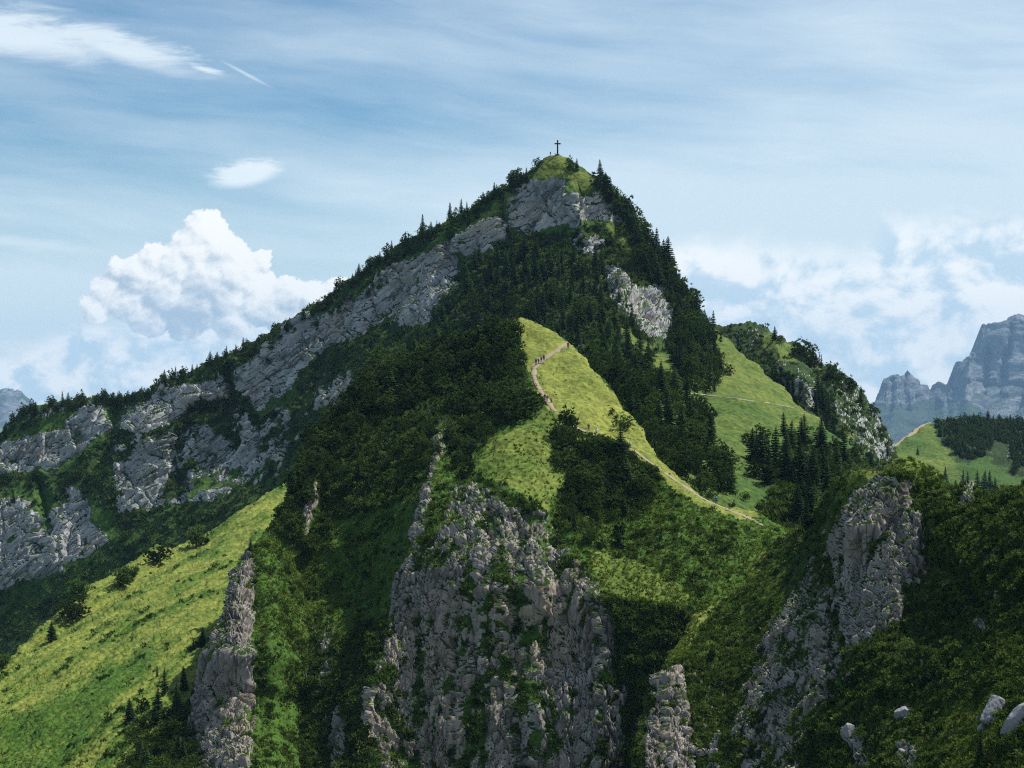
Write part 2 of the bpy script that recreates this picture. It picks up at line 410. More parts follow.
    P2 = P + N*disp[..., None]
    N2 = normals(P2)
    S = np.where((R > .5) & (N2[..., 2] >= nzcut), .8, S); R = R*(N2[..., 2] < nzcut)
    # the far side
    nb, slope = back; nbk = 26; s = np.cumsum(np.linspace(1, nb/8, nbk))*1.2
    T0 = P2[0]; rows = []
    for i, si in enumerate(s[::-1]):
        q0 = T0 + np.array([0, 1, 0])*si
        q0 = q0 - np.array([0, 0, 1])*(slope*max(0, si-2))
        q0 = q0 + (fbm(q0/9, 3)*min(3, si*.2))[:, None]*np.array([0, 0, 1]); rows.append(q0)
    full = np.concatenate([np.array(rows), P2], 0)
    def ext(a): return np.concatenate([np.repeat(a[:1], nbk, 0), a], 0)
    nr, nc = full.shape[:2]
    idx = np.arange(nr*nc).reshape(nr, nc)
    fq = np.stack([idx[:-1, :-1], idx[:-1, 1:], idx[1:, 1:], idx[1:, :-1]], -1).reshape(-1)[::1]
    me = link_mesh(name, full.reshape(-1, 3), fq, 4, [material], smooth=True)
    ca = me.color_attributes.new('mask', 'FLOAT_COLOR', 'POINT')
    ca.data.foreach_set('color', np.stack([ext(R), ext(DR), ext(S), ext(DI)], -1).astype(np.float32).ravel())
    o = new_obj(name, me)
    X = P2.reshape(-1, 3); N2 = N2.reshape(-1, 3)
    SURF[name] = dict(P=X, N=N2, u=512+X[:, 0]/X[:, 1]*F, v=384-X[:, 2]/X[:, 1]*F, R=np.maximum(R, Rs).ravel(), S=S.ravel(), DR=DR.ravel(), DI=DI.ravel(), o=o)
    return o
def at(name, px, py):
    s = SURF[name]; i = np.argmin((s['u']-px)**2 + (s['v']-py)**2 + (s['P'][:, 1]*.002)); return s['P'][i], s['N'][i]

EXEC_TERRAIN = True
# far mountains --------------------------------------------------------------
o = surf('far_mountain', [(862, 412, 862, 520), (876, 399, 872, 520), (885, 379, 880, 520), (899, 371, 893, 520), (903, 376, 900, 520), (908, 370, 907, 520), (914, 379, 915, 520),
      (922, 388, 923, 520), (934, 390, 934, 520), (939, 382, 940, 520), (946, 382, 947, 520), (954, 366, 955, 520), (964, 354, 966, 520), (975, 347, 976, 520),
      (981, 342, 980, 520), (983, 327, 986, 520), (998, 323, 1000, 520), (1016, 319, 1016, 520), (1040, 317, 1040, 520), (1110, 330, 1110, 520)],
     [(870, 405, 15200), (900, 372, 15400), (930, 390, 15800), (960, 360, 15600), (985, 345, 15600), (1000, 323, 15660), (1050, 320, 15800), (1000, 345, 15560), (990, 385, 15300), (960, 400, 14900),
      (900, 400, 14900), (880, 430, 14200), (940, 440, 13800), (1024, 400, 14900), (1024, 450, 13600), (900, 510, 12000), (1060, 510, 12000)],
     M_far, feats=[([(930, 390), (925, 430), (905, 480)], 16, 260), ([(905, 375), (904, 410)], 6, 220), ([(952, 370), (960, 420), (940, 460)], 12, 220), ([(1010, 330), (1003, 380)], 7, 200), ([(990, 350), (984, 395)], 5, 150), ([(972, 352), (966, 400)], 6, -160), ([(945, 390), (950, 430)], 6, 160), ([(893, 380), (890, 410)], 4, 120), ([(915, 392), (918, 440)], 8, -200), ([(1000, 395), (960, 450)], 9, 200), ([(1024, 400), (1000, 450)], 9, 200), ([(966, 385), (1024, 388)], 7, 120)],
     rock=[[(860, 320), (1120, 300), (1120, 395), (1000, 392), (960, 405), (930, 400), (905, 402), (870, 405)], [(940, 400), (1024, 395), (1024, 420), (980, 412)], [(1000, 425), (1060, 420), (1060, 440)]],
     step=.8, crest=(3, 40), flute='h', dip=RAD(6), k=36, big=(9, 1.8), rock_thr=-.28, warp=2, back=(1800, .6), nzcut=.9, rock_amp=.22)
tag(o, kind='structure')
o = surf('distant_mountain', [(-90, 420, -90, 470), (-30, 400, -30, 470), (0, 389, 0, 470), (12, 386, 12, 470), (22, 391, 22, 470), (32, 400, 32, 470), (60, 425, 60, 470), (90, 440, 90, 480)],
     [(-80, 420, 18400), (0, 389, 18400), (60, 430, 18400), (0, 460, 17400), (60, 470, 17400), (-80, 470, 17400)], M_far,
     rock=[[(-100, 380), (100, 380), (100, 420), (-100, 420)]], step=1.2, crest=(3, 40), flute='h', k=40, big=(14, 1.0), rock_thr=-.2, warp=2, back=(1800, .6), nzcut=.9, rock_amp=.22)
tag(o, kind='structure')
# hill behind on the right ----------------------------------------------------
o = surf('wooded_hill', [(840, 470, 840, 560), (885, 455, 885, 560), (895, 445, 893, 560), (910, 433, 905, 560), (922, 425, 918, 560), (935, 420, 932, 560), (950, 419, 950, 560), (975, 418, 975, 560), (1000, 420, 1000, 560),
      (1024, 423, 1024, 560), (1120, 432, 1120, 560)],
     [(890, 450, 1230), (930, 421, 1320), (1024, 420, 1380), (1110, 430, 1400), (900, 480, 1150), (950, 470, 1190), (990, 440, 1290), (1000, 470, 1180), (1040, 500, 1060), (950, 520, 1040), (880, 540, 1000), (1110, 520, 1060)],
     M_main, rock=[[(998, 440), (1010, 440), (1014, 455), (1012, 470), (1000, 468), (990, 458)]], dry=[([(860, 430), (925, 420), (940, 440), (960, 470), (1000, 500), (1100, 540), (840, 540)], .22)],
     scrub=[([(935, 418), (1120, 400), (1120, 500), (1020, 478), (985, 455), (965, 465), (945, 445)], .9)], dirt=[([(893, 446), (912, 433), (930, 421)], 1.3)], k=2.0, crest=(4, 5), big=(14, 1.5), back=(120, .6), rock_thr=-.3, rock_amp=.5)
tag(o, kind='structure')
# right shoulder -----------------------------------------------------------
o = surf('rocky_shoulder', [(690, 340, 690, 500), (712, 326, 712, 500), (722, 327, 722, 500), (735, 324, 735, 510), (750, 323, 750, 520), (765, 326, 765, 520), (777, 333, 775, 520), (787, 343, 785, 520), (800, 346, 797, 520),
      (815, 359, 810, 520), (835, 371, 828, 530), (848, 379, 838, 530), (865, 395, 848, 540), (876, 411, 856, 550), (885, 429, 864, 560), (889, 446, 872, 570), (893, 470, 880, 590)],
     [(700, 330, 960), (735, 324, 950), (765, 326, 935), (787, 345, 905), (815, 360, 890), (848, 379, 875), (876, 411, 860), (890, 450, 850), (735, 350, 925), (770, 345, 900), (800, 372, 845), (780, 400, 850),
      (800, 420, 820), (830, 400, 838), (850, 430, 822), (870, 450, 818), (880, 500, 800), (830, 480, 760), (790, 470, 740), (740, 420, 800), (740, 500, 720)],
     M_main, feats=[([(815, 365), (825, 410), (835, 450)], 14, 14), ([(775, 340), (785, 375)], 10, -8)],
     rock=[[(736, 328), (764, 328), (766, 342), (752, 350), (738, 342)], [(778, 362), (790, 360), (810, 378), (817, 400), (815, 408), (800, 402), (785, 392)], [(830, 380), (852, 384), (870, 402), (885, 430), (890, 460), (868, 462), (850, 450), (840, 425), (832, 404)]],
     dry=[([(765, 330), (790, 350), (800, 365), (780, 362), (765, 350)], .25), ([(800, 346), (820, 372), (810, 365)], .3), ([(838, 420), (855, 440), (845, 448)], .3)],
     base_scrub=.65, k=1.7, flute='v', crest=(7, 9), big=(12, 1.2), back=(90, .8), rock_thr=.02, rock_amp=.7)
tag(o, kind='structure')
# the main peak -----------------------------------------------------------
E_rock = [([(112, 440), (180, 430), (262, 450), (272, 478), (205, 500), (160, 512), (118, 516)], .02), ([(-60, 498), (36, 500), (40, 536), (66, 490), (84, 490), (92, 520), (110, 542), (50, 577), (-60, 610)], -.25), ([(230, 395), (300, 400), (330, 370), (350, 380), (310, 470), (262, 478), (235, 440)], .14), [(0, 444), (28, 434), (41, 437), (66, 431), (84, 406), (106, 403), (103, 419), (119, 425), (91, 441), (72, 459), (47, 469), (19, 469), (9, 475), (-30, 470), (-30, 450)],
 [(40, 412), (66, 400), (66, 410), (45, 418)],
 [(128, 406), (150, 400), (169, 384), (188, 388), (219, 375), (234, 388), (228, 400), (203, 397), (175, 419), (156, 425), (134, 438), (120, 425)],
 [(241, 369), (259, 353), (272, 345), (285, 325), (298, 320), (316, 318), (329, 313), (345, 298), (354, 302), (385, 272), (402, 262), (428, 252), (452, 244), (466, 232), (490, 222), (506, 214), (506, 236), (487, 251), (458, 257), (458, 289), (434, 306), (432, 319), (413, 328), (385, 319), (354, 341),
  (332, 346), (316, 356), (294, 386), (276, 400), (255, 408), (240, 390)],
 [(116, 466), (141, 441), (172, 434), (175, 456), (170, 481), (168, 493), (129, 513), (117, 490)],
 [(186, 430), (205, 425), (232, 450), (262, 450), (255, 462), (225, 470), (200, 470)],
 [(241, 416), (250, 412), (264, 444), (256, 458), (244, 456)], [(274, 450), (290, 440), (284, 462), (274, 460)],
 [(66, 488), (80, 490), (84, 512), (76, 525), (70, 508)],
 [(-40, 515), (0, 516), (31, 502), (36, 540), (60, 525), (74, 519), (98, 530), (105, 542), (47, 573), (0, 588), (-40, 600)],
 [(320, 395), (340, 380), (356, 364), (352, 380), (335, 405), (322, 412), (312, 410)],
 [(512, 201), (519, 182), (534, 181), (556, 176), (566, 184), (577, 200), (597, 195), (619, 201), (624, 224), (594, 219), (575, 222), (550, 225), (525, 238), (514, 228)],
 [(572, 234), (597, 236), (602, 251), (585, 256), (574, 248)],
 [(600, 264), (612, 270), (619, 265), (637, 293), (648, 287), (662, 289), (675, 320), (669, 342), (647, 338), (631, 325), (616, 308), (602, 284)], [(640, 230), (650, 236), (652, 246), (642, 240)]]
o = surf('mountain', [(-100, 462, -100, 800), (-40, 446, -40, 800), (0, 434, 0, 780), (20, 413, 22, 770), (40, 404, 45, 760), (60, 401, 66, 740), (95, 397, 100, 710), (130, 398, 132, 690), (148, 393, 150, 670), (165, 378, 165, 650), (185, 374, 185, 640),
   (210, 361, 212, 630), (240, 348, 240, 610), (262, 334, 262, 600), (290, 320, 290, 600), (318, 306, 316, 580), (335, 291, 335, 560), (355, 275, 352, 540), (375, 261, 375, 520), (395, 248, 395, 500), (420, 233, 420, 480), (450, 218, 450, 470), (470, 210, 470, 460),
   (490, 195, 490, 460), (510, 183, 510, 460), (530, 170, 530, 460), (545, 159, 543, 470), (557, 156, 556, 480), (570, 159, 568, 490), (585, 169, 580, 500), (600, 180, 592, 510), (615, 190, 605, 520), (630, 207, 618, 530), (645, 227, 632, 540),
   (655, 247, 642, 550), (668, 264, 655, 560), (682, 282, 668, 570), (693, 302, 680, 580), (703, 320, 692, 585), (714, 329, 704, 590), (730, 340, 718, 600), (745, 354, 732, 605), (760, 367, 746, 610), (778, 385, 765, 615), (798, 403, 785, 620), (825, 428, 812, 620), (860, 460, 850, 620), (900, 500, 890, 640)],
   [(-90, 455, 1020), (0, 432, 1010), (60, 402, 1010), (148, 393, 1000), (240, 346, 990), (335, 290, 975), (420, 232, 950), (490, 195, 930), (557, 156, 910), (600, 178, 890), (645, 225, 860), (682, 282, 820), (714, 328, 770), (760, 367, 715), (798, 402, 675), (860, 460, 600),
    (0, 470, 992), (60, 460, 990), (100, 440, 990), (200, 410, 978), (270, 400, 965), (330, 350, 955), (400, 310, 930), (450, 270, 925), (510, 235, 905), (560, 200, 895), (600, 225, 868),
    (0, 510, 968), (100, 480, 966), (150, 430, 975), (170, 490, 952), (230, 470, 952), (280, 440, 940), (0, 590, 945), (80, 560, 936), (150, 530, 934), (230, 500, 920), (290, 470, 905), (0, 680, 905), (150, 620, 890), (290, 540, 870),
    (450, 330, 845), (500, 300, 840), (550, 260, 860), (550, 310, 790), (600, 290, 800), (620, 320, 740), (650, 340, 725), (640, 300, 790), (670, 320, 790), (600, 350, 660), (640, 370, 640), (690, 370, 660), (740, 390, 650), (700, 400, 610), (780, 405, 650),
    (620, 375, 590), (650, 410, 530), (690, 440, 500), (740, 440, 530), (780, 450, 540), (700, 470, 468), (740, 490, 465), (780, 510, 455), (820, 480, 500), (650, 480, 450), (520, 380, 720), (420, 420, 780), (740, 580, 400), (860, 560, 450), (600, 460, 520)],
   M_main, feats=[([(232, 372), (232, 400), (190, 410), (180, 440)], 14, 12), ([(118, 400), (112, 440), (100, 470)], 12, 9), ([(350, 300), (330, 350), (300, 400)], 9, 5), ([(455, 240), (470, 280), (440, 330)], 12, 8), ([(265, 345), (270, 360)], 8, 6),
       ([(505, 200), (512, 240)], 9, 8), ([(625, 215), (600, 260), (618, 310), (650, 345)], 12, 12), ([(690, 392), (740, 398), (795, 406)], 4, -1.2), ([(175, 440), (182, 500)], 12, 10), ([(40, 480), (50, 520), (40, 545)], 11, 8), ([(570, 190), (590, 240)], 10, -6)],
   rock=E_rock, dry=[([(545, 158), (560, 154), (585, 172), (600, 190), (585, 195), (567, 180), (548, 178), (530, 182)], .45), ([(466, 228), (480, 218), (512, 192), (520, 196), (500, 210), (485, 225), (470, 238)], .35),
       ([(600, 188), (622, 198), (615, 206)], .3), ([(604, 222), (612, 228), (640, 250), (628, 252), (610, 238)], .45),
       ([(700, 326), (716, 326), (800, 400), (830, 430), (740, 420), (725, 400), (700, 395), (650, 370), (622, 335), (625, 325), (650, 345), (690, 375), (722, 370)], .32),
       ([(640, 380), (740, 400), (800, 410), (760, 520), (700, 520)], .12)],
   scrub=[([(-60, 440), (-60, 424), (0, 420), (100, 390), (150, 385), (330, 285), (440, 215), (540, 155), (560, 150), (545, 160), (530, 180), (500, 205), (460, 230), (400, 260), (350, 300), (300, 320), (240, 375), (200, 380), (130, 410), (60, 410), (0, 440)], .55),
       ([(100, 440), (180, 395), (240, 375), (262, 420), (300, 400), (320, 470), (240, 460), (200, 480), (130, 540), (100, 500), (60, 490), (90, 450)], .75),
       ([(420, 320), (470, 260), (520, 235), (600, 225), (625, 300), (660, 350), (640, 380), (560, 350), (480, 350)], .9), ([(585, 170), (720, 320), (728, 385), (690, 385), (670, 345), (640, 290), (600, 255), (622, 220)], .9),
       ([(590, 340), (650, 365), (720, 410), (745, 500), (700, 500), (600, 400)], .9), ([(745, 425), (870, 460), (870, 520), (790, 540), (745, 510)], .6),
       ([(300, 340), (420, 300), (480, 340), (300, 480)], .6), ([(-60, 600), (50, 580), (120, 540), (180, 505), (300, 455), (330, 560), (0, 720), (-60, 720)], .42), ([(-60, 470), (60, 472), (110, 450), (120, 500), (60, 490), (-60, 500)], .5)],  # last two patches: shaded grass below the left cliffs, darkened with scrub colour
   k=1.5, flute='h', crest=(8, 10), big=(16, 1.5), back=(150, .9), step=.95, rock_thr=-.34, warp=3.6)
tag(o, kind='structure')
# sunlit meadow, lower left ------------------------------------------------
o = surf('meadow', [(-90, 690, -90, 900), (0, 672, 0, 900), (23, 646, 30, 900), (42, 622, 50, 890), (58, 611, 66, 880), (82, 592, 90, 870), (110, 575, 118, 870), (129, 563, 140, 870), (156, 546, 165, 870), (172, 550, 182, 870), (195, 539, 205, 870), (215, 527, 225, 860), (234, 514, 250, 850), (260, 498, 280, 840), (290, 478, 320, 830), (330, 455, 370, 800)],
   [(-80, 690, 470), (0, 672, 490), (58, 612, 545), (129, 563, 590), (195, 540, 615), (290, 480, 670), (330, 455, 700), (80, 640, 505), (133, 590, 550), (40, 720, 440), (0, 768, 415), (100, 700, 440), (200, 600, 520), (260, 520, 620), (150, 768, 385), (200, 700, 420), (260, 620, 500), (-80, 780, 400), (60, 860, 340), (250, 840, 345), (350, 780, 420)],
   M_knoll, feats=[([(30, 650), (78, 620), (110, 598), (150, 574), (195, 548)], 9, 7)],
   dry=[([(-100, 680), (300, 470), (330, 520), (250, 620), (190, 700), (120, 768), (-100, 900)], .52), ([(-100, 740), (60, 700), (110, 660), (160, 640), (150, 660), (80, 740), (40, 780), (-100, 820)], .12)],
   scrub=[([(-20, 760), (10, 720), (80, 670), (118, 635), (125, 645), (60, 705), (20, 750), (10, 790)], .35), ([(95, 780), (110, 730), (150, 690), (190, 665), (215, 690), (210, 900), (60, 900)], .8), ([(30, 650), (78, 618), (100, 598), (130, 584), (165, 560), (160, 568), (130, 592), (100, 610), (60, 640), (30, 665)], .8)],
   k=1.0, crest=(4, 3), big=(26, 1.2), back=(60, .8), veg_amp=1.2, gdir=(54, 160, 41))
tag(o, kind='structure')
# the knoll with its cliff -----------------------------------------------
K_rock = [([(436, 545), (452, 500), (462, 484), (480, 480), (500, 500), (545, 514), (572, 556), (595, 572), (614, 640), (606, 700), (602, 900), (372, 900), (368, 740), (384, 650), (412, 560)], -.02), ([(300, 620), (335, 600), (340, 680), (360, 760), (300, 900)], .22), ([(610, 680), (650, 690), (640, 900), (606, 900)], .12), [(461, 486), (477, 486), (500, 548), (500, 591), (477, 583), (465, 517)], [(445, 529), (461, 521), (465, 568), (457, 626), (465, 673), (469, 743), (457, 900), (420, 900), (426, 704), (422, 626), (424, 587), (441, 556)],
 [(500, 505), (516, 505), (527, 560), (516, 622), (508, 614), (504, 548)], [(531, 521), (543, 519), (541, 568), (541, 603), (527, 599), (525, 556)],
 [(574, 566), (590, 580), (606, 614), (613, 650), (606, 673), (598, 724), (602, 900), (570, 900), (559, 704), (539, 681), (551, 626), (563, 591)],
 [(469, 618), (485, 618), (488, 673), (496, 689), (524, 665), (524, 900), (500, 900), (488, 704), (465, 673)], [(387, 650), (395, 587), (418, 556), (422, 599), (414, 657), (418, 704), (399, 710), (387, 681)],
 [(363, 697), (383, 681), (387, 724), (375, 736), (363, 720)], [(436, 434), (446, 434), (440, 462), (432, 487), (428, 519), (418, 560), (412, 545), (424, 490)],
 [(250, 544), (254, 560), (254, 599), (252, 646), (250, 689), (254, 724), (236, 900), (180, 900), (195, 704), (203, 673), (219, 626), (230, 599), (240, 564)],
 [(606, 710), (625, 690), (622, 768), (606, 800)], [(632, 720), (640, 700), (640, 768)], [(322, 640), (330, 620), (332, 670), (322, 690)], [(330, 740), (345, 700), (350, 740), (330, 768)],
 [(304, 495), (318, 480), (318, 500), (306, 540)]]
o = surf('knoll', [(170, 900, 176, 940), (187, 768, 190, 920), (195, 706, 205, 910), (203, 675, 212, 900), (219, 628, 226, 900), (230, 600, 236, 900), (240, 566, 246, 900), (250, 541, 258, 900), (262, 533, 272, 900), (275, 521, 288, 900), (285, 501, 300, 900), (298, 470, 316, 900), (313, 435, 336, 900), (330, 412, 352, 900),
   (348, 393, 370, 900), (366, 376, 388, 900), (390, 360, 410, 900), (420, 346, 434, 900), (460, 336, 466, 900), (495, 326, 496, 900), (520, 318, 518, 900), (532, 319, 530, 900), (543, 325, 542, 900), (556, 334, 556, 900), (568, 342, 568, 900), (582, 356, 582, 900), (600, 378, 600, 900), (620, 401, 618, 900), (640, 429, 636, 900),
   (658, 457, 654, 900), (680, 477, 674, 900), (700, 492, 692, 900), (725, 505, 712, 900), (745, 512, 730, 880), (765, 520, 750, 860), (785, 530, 770, 840), (830, 560, 800, 820)],
   [(180, 860, 350), (190, 750, 395), (203, 675, 412), (230, 600, 430), (250, 541, 450), (285, 501, 470), (298, 470, 482), (330, 412, 505), (366, 376, 520), (420, 346, 525), (495, 326, 520), (520, 318, 520), (543, 325, 515), (568, 342, 505), (600, 378, 482), (640, 429, 455), (658, 457, 442), (700, 492, 430), (745, 512, 424), (765, 520, 420), (830, 560, 410),
    (240, 650, 400), (245, 768, 365), (280, 600, 430), (290, 700, 405), (310, 768, 380), (340, 600, 440), (340, 520, 462), (380, 440, 485), (440, 430, 470), (350, 700, 395), (380, 640, 405), (400, 540, 430), (430, 500, 430), (470, 400, 492), (520, 380, 485), (540, 365, 492), (545, 400, 465), (580, 400, 468), (555, 345, 505),
    (500, 430, 452), (475, 465, 436), (520, 500, 414), (545, 512, 414), (560, 470, 432), (590, 440, 448), (620, 420, 462), (630, 447, 446), (600, 520, 420), (640, 490, 434),
    (440, 560, 405), (440, 650, 393), (440, 768, 382), (500, 560, 398), (500, 650, 388), (500, 768, 376), (540, 560, 398), (580, 560, 400), (590, 650, 386), (590, 768, 372), (380, 768, 378),
    (620, 560, 402), (620, 600, 388), (690, 560, 402), (700, 600, 388), (680, 620, 384), (740, 550, 408), (640, 650, 380), (640, 768, 368), (700, 700, 372), (780, 600, 395), (530, 600, 393), (530, 680, 383), (560, 620, 392), (500, 880, 365), (700, 860, 350), (320, 880, 355)],
   M_knoll, feats=[([(252, 560), (256, 640), (262, 768)], 14, 3), ([(300, 560), (310, 650), (300, 768)], 40, 8), ([(438, 430), (428, 500), (400, 600), (372, 700), (350, 800)], 34, -6), ([(400, 520), (372, 620), (330, 740)], 26, 6),
     ([(520, 520), (512, 600), (520, 680), (528, 768)], 14, 3), ([(556, 520), (552, 590), (548, 660)], 16, 3), ([(490, 500), (488, 560), (475, 610), (480, 700)], 10, 3.5), ([(455, 640), (460, 760)], 6, 3), ([(590, 560), (602, 640), (600, 760)], 26, -2), ([(622, 630), (640, 720)], 22, 3),
     ([(283, 500), (310, 545), (290, 560)], 14, -3), ([(475, 468), (505, 492), (540, 512)], 7, -1.5), ([(600, 596), (680, 606), (692, 614)], 9, -1.5)],
   rock=K_rock,
   dry=[([(515, 316), (545, 322), (580, 352), (640, 428), (680, 475), (760, 518), (740, 520), (690, 500), (655, 470), (625, 448), (590, 436), (560, 425), (545, 405), (530, 375), (518, 345)], .58),
        ([(475, 462), (520, 425), (545, 408), (560, 425), (590, 440), (560, 490), (545, 512), (510, 492)], .30),
        ([(590, 560), (600, 548), (640, 560), (700, 600), (640, 600), (600, 590)], .22)],
   scrub=[([(270, 530), (310, 420), (390, 350), (520, 315), (520, 345), (528, 385), (500, 420), (470, 460), (455, 480), (440, 425), (420, 500), (340, 530), (310, 550)], .85),
          ([(555, 425), (640, 450), (660, 480), (640, 530), (590, 545), (560, 530)], .85), ([(600, 500), (760, 530), (690, 605), (600, 590)], .14),
          ([(250, 540), (300, 545), (420, 500), (480, 470), (560, 520), (600, 595), (700, 610), (700, 900), (250, 900)], .36),
          ([(600, 605), (690, 615), (650, 700), (640, 900), (610, 900), (615, 650)], .95), ([(300, 640), (380, 560), (440, 520), (380, 700), (340, 900), (290, 900)], .8), ([(252, 545), (300, 550), (352, 548), (345, 600), (322, 650), (300, 700), (312, 900), (255, 900)], .10), ([(300, 482), (322, 455), (320, 520), (302, 540)], .12), ([(330, 520), (420, 500), (430, 540), (385, 620), (335, 640)], .06)],
   dirt=[([(568, 343), (556, 352), (545, 359), (534, 366), (533, 375), (539, 388), (547, 399), (553, 408)], 1.6)],
   k=1.0, flute='v', crest=(7, 5), big=(18, 1.6), back=(60, .8), rock_thr=-.18, warp=3)
tag(o, kind='structure')
# near buttress on the right ------------------------------------------------
A_rock = [([(855, 490), (880, 476), (905, 480), (922, 530), (928, 575), (905, 590), (898, 622), (872, 640), (848, 652), (838, 600), (832, 560), (840, 520)], -.14), ([(800, 580), (842, 590), (838, 690), (805, 720), (795, 900), (755, 900), (735, 715), (765, 650)], -.04), ([(830, 520), (870, 486), (905, 478), (935, 540), (925, 600), (880, 640), (830, 700), (740, 768), (720, 740), (760, 650), (800, 590)], .10), ([(930, 480), (1060, 480), (1060, 700), (860, 768), (860, 700), (940, 600)], .30), ([(650, 680), (720, 650), (760, 720), (740, 900), (650, 900)], .14), [(883, 483), (896, 490), (918, 534), (922, 568), (901, 581), (896, 619), (871, 632), (849, 645), (845, 602), (841, 568), (845, 513), (865, 500)], [(828, 602), (824, 641), (828, 679), (828, 696), (802, 716), (808, 662), (815, 630)],
 [(802, 589), (811, 577), (807, 602), (777, 645), (781, 679), (751, 713), (740, 708), (764, 653), (772, 628)], [(777, 679), (790, 696), (790, 739), (777, 756)], [(660, 677), (680, 669), (688, 704), (695, 743), (694, 900), (640, 900), (649, 720)],
 [(965, 488), (976, 486), (972, 500), (960, 510)], [(978, 622), (994, 622), (990, 634), (980, 632)], [(896, 709), (913, 706), (910, 720), (898, 720)], [(845, 728), (860, 725), (866, 740), (850, 750)], [(852, 745), (868, 745), (870, 765), (855, 768)], [(955, 565), (968, 560), (962, 580)],
 [(905, 740), (918, 745), (912, 768), (900, 765)], [(712, 735), (722, 730), (722, 760), (712, 762)]]
o = surf('buttress', [(636, 900, 640, 960), (642, 768, 650, 950), (647, 720, 658, 940), (660, 678, 672, 930), (673, 650, 688, 930), (694, 621, 708, 930), (724, 600, 735, 930), (745, 578, 752, 930), (764, 556, 768, 930), (785, 534, 786, 930), (803, 522, 800, 930), (819, 513, 815, 930), (828, 500, 826, 930), (841, 480, 840, 930), (853, 474, 852, 930), (866, 472, 865, 930), (879, 471, 878, 930),
   (896, 461, 894, 930), (905, 459, 904, 930), (914, 460, 913, 930), (935, 471, 934, 930), (945, 480, 944, 930), (956, 488, 956, 930), (969, 486, 969, 930), (982, 491, 982, 930), (995, 492, 995, 930), (1024, 487, 1024, 930), (1110, 480, 1110, 930)],
   [(642, 768, 318), (660, 678, 340), (673, 650, 352), (694, 621, 368), (724, 600, 382), (764, 556, 398), (803, 522, 392), (819, 513, 385), (853, 474, 350), (905, 459, 330), (935, 471, 322), (956, 488, 312), (995, 492, 300), (1024, 487, 292), (1100, 480, 285),
    (690, 680, 342), (720, 640, 362), (700, 768, 315), (780, 600, 352), (770, 680, 325), (830, 560, 342), (800, 768, 292), (845, 520, 335), (890, 520, 318), (880, 600, 306), (850, 680, 296), (930, 560, 305), (950, 520, 302), (1000, 540, 282), (960, 620, 284), (900, 700, 276), (1000, 640, 262), (1024, 700, 240), (950, 720, 255), (900, 768, 258), (1024, 768, 225), (1100, 700, 235), (1000, 880, 200), (800, 880, 262), (660, 880, 290)],
   M_butt, feats=[([(905, 462), (880, 500), (840, 560), (820, 620)], 24, -5), ([(925, 480), (935, 560), (900, 640)], 22, 5), ([(862, 480), (850, 500)], 8, 3), ([(800, 560), (760, 640), (720, 720)], 18, 5), ([(835, 600), (835, 700), (800, 768)], 10, 4), ([(673, 652), (700, 625), (764, 556)], 6, -2),
      ([(960, 490), (950, 560), (985, 600)], 12, 4), ([(660, 680), (668, 768)], 5, 3), ([(684, 670), (700, 768)], 6, 3)],
   rock=A_rock, dry=[([(853, 470), (905, 455), (945, 478), (920, 480), (900, 470), (870, 480), (850, 520), (840, 500)], .35), ([(845, 560), (860, 560), (900, 620), (860, 650)], .0), ([(940, 700), (1000, 690), (1000, 768), (950, 768)], .18), ([(660, 680), (673, 645), (764, 550), (770, 556), (700, 628), (684, 656)], .35)],
   base_scrub=.55, scrub=[([(640, 640), (764, 560), (830, 560), (800, 640), (740, 700), (700, 660)], .35), ([(1100, 480), (960, 485), (940, 560), (980, 620), (1100, 640)], .8), ([(860, 640), (930, 600), (960, 680), (880, 700), (840, 700)], .85)],
   k=.8, flute='v', crest=(9, 5), big=(16, 1.6), back=(60, .8), rock_thr=-.25, warp=3)
tag(o, kind='structure')
# valley ground reaching the horizon
gm_ = flat_mat('valley_turf', (.09, .12, .04), sc=.01)
nn = 121; gx, gy = np.meshgrid(np.linspace(-1, 1, nn), np.linspace(-1, 1, nn)); gx = np.sign(gx)*np.abs(gx)**2*20000; gy = np.sign(gy)*np.abs(gy)**2*20000
gz = -420 + fbm(np.stack([gx, gy, gx*0], -1)/900, 3)*40
idx = np.arange(nn*nn).reshape(nn, nn)
me = link_mesh('ground', np.stack([gx, gy, gz], -1).reshape(-1, 3), np.stack([idx[:-1, :-1], idx[:-1, 1:], idx[1:, 1:], idx[1:, :-1]], -1).reshape(-1), 4, [gm_], smooth=True)
tag(new_obj('ground', me), kind='structure')
# HAZE
def make_haze():
    v = np.array([(x, y, z) for x in (-21000, 21000) for y in (-21000, 21500) for z in (-1400, 680)], float)
    f = [0, 1, 3, 2, 4, 6, 7, 5, 0, 4, 5, 1, 2, 3, 7, 6, 0, 2, 6, 4, 1, 5, 7, 3]
    m = bpy.data.materials.new('haze'); m.use_nodes = True; nt = m.node_tree; nt.nodes.clear()
    p = nt.nodes.new('ShaderNodeVolumePrincipled'); p.inputs['Color'].default_value = (.38, .66, 1, 1); p.inputs['Density'].default_value = HAZE
    p.inputs['Anisotropy'].default_value = 0.0
    o = nt.nodes.new('ShaderNodeOutputMaterial'); nt.links.new(p.outputs[0], o.inputs['Volume'])
    ob = new_obj('haze', link_mesh('haze', v, f, 4, [m])); tag(ob, kind='stuff')
HAZE = 2.7e-5
make_haze()
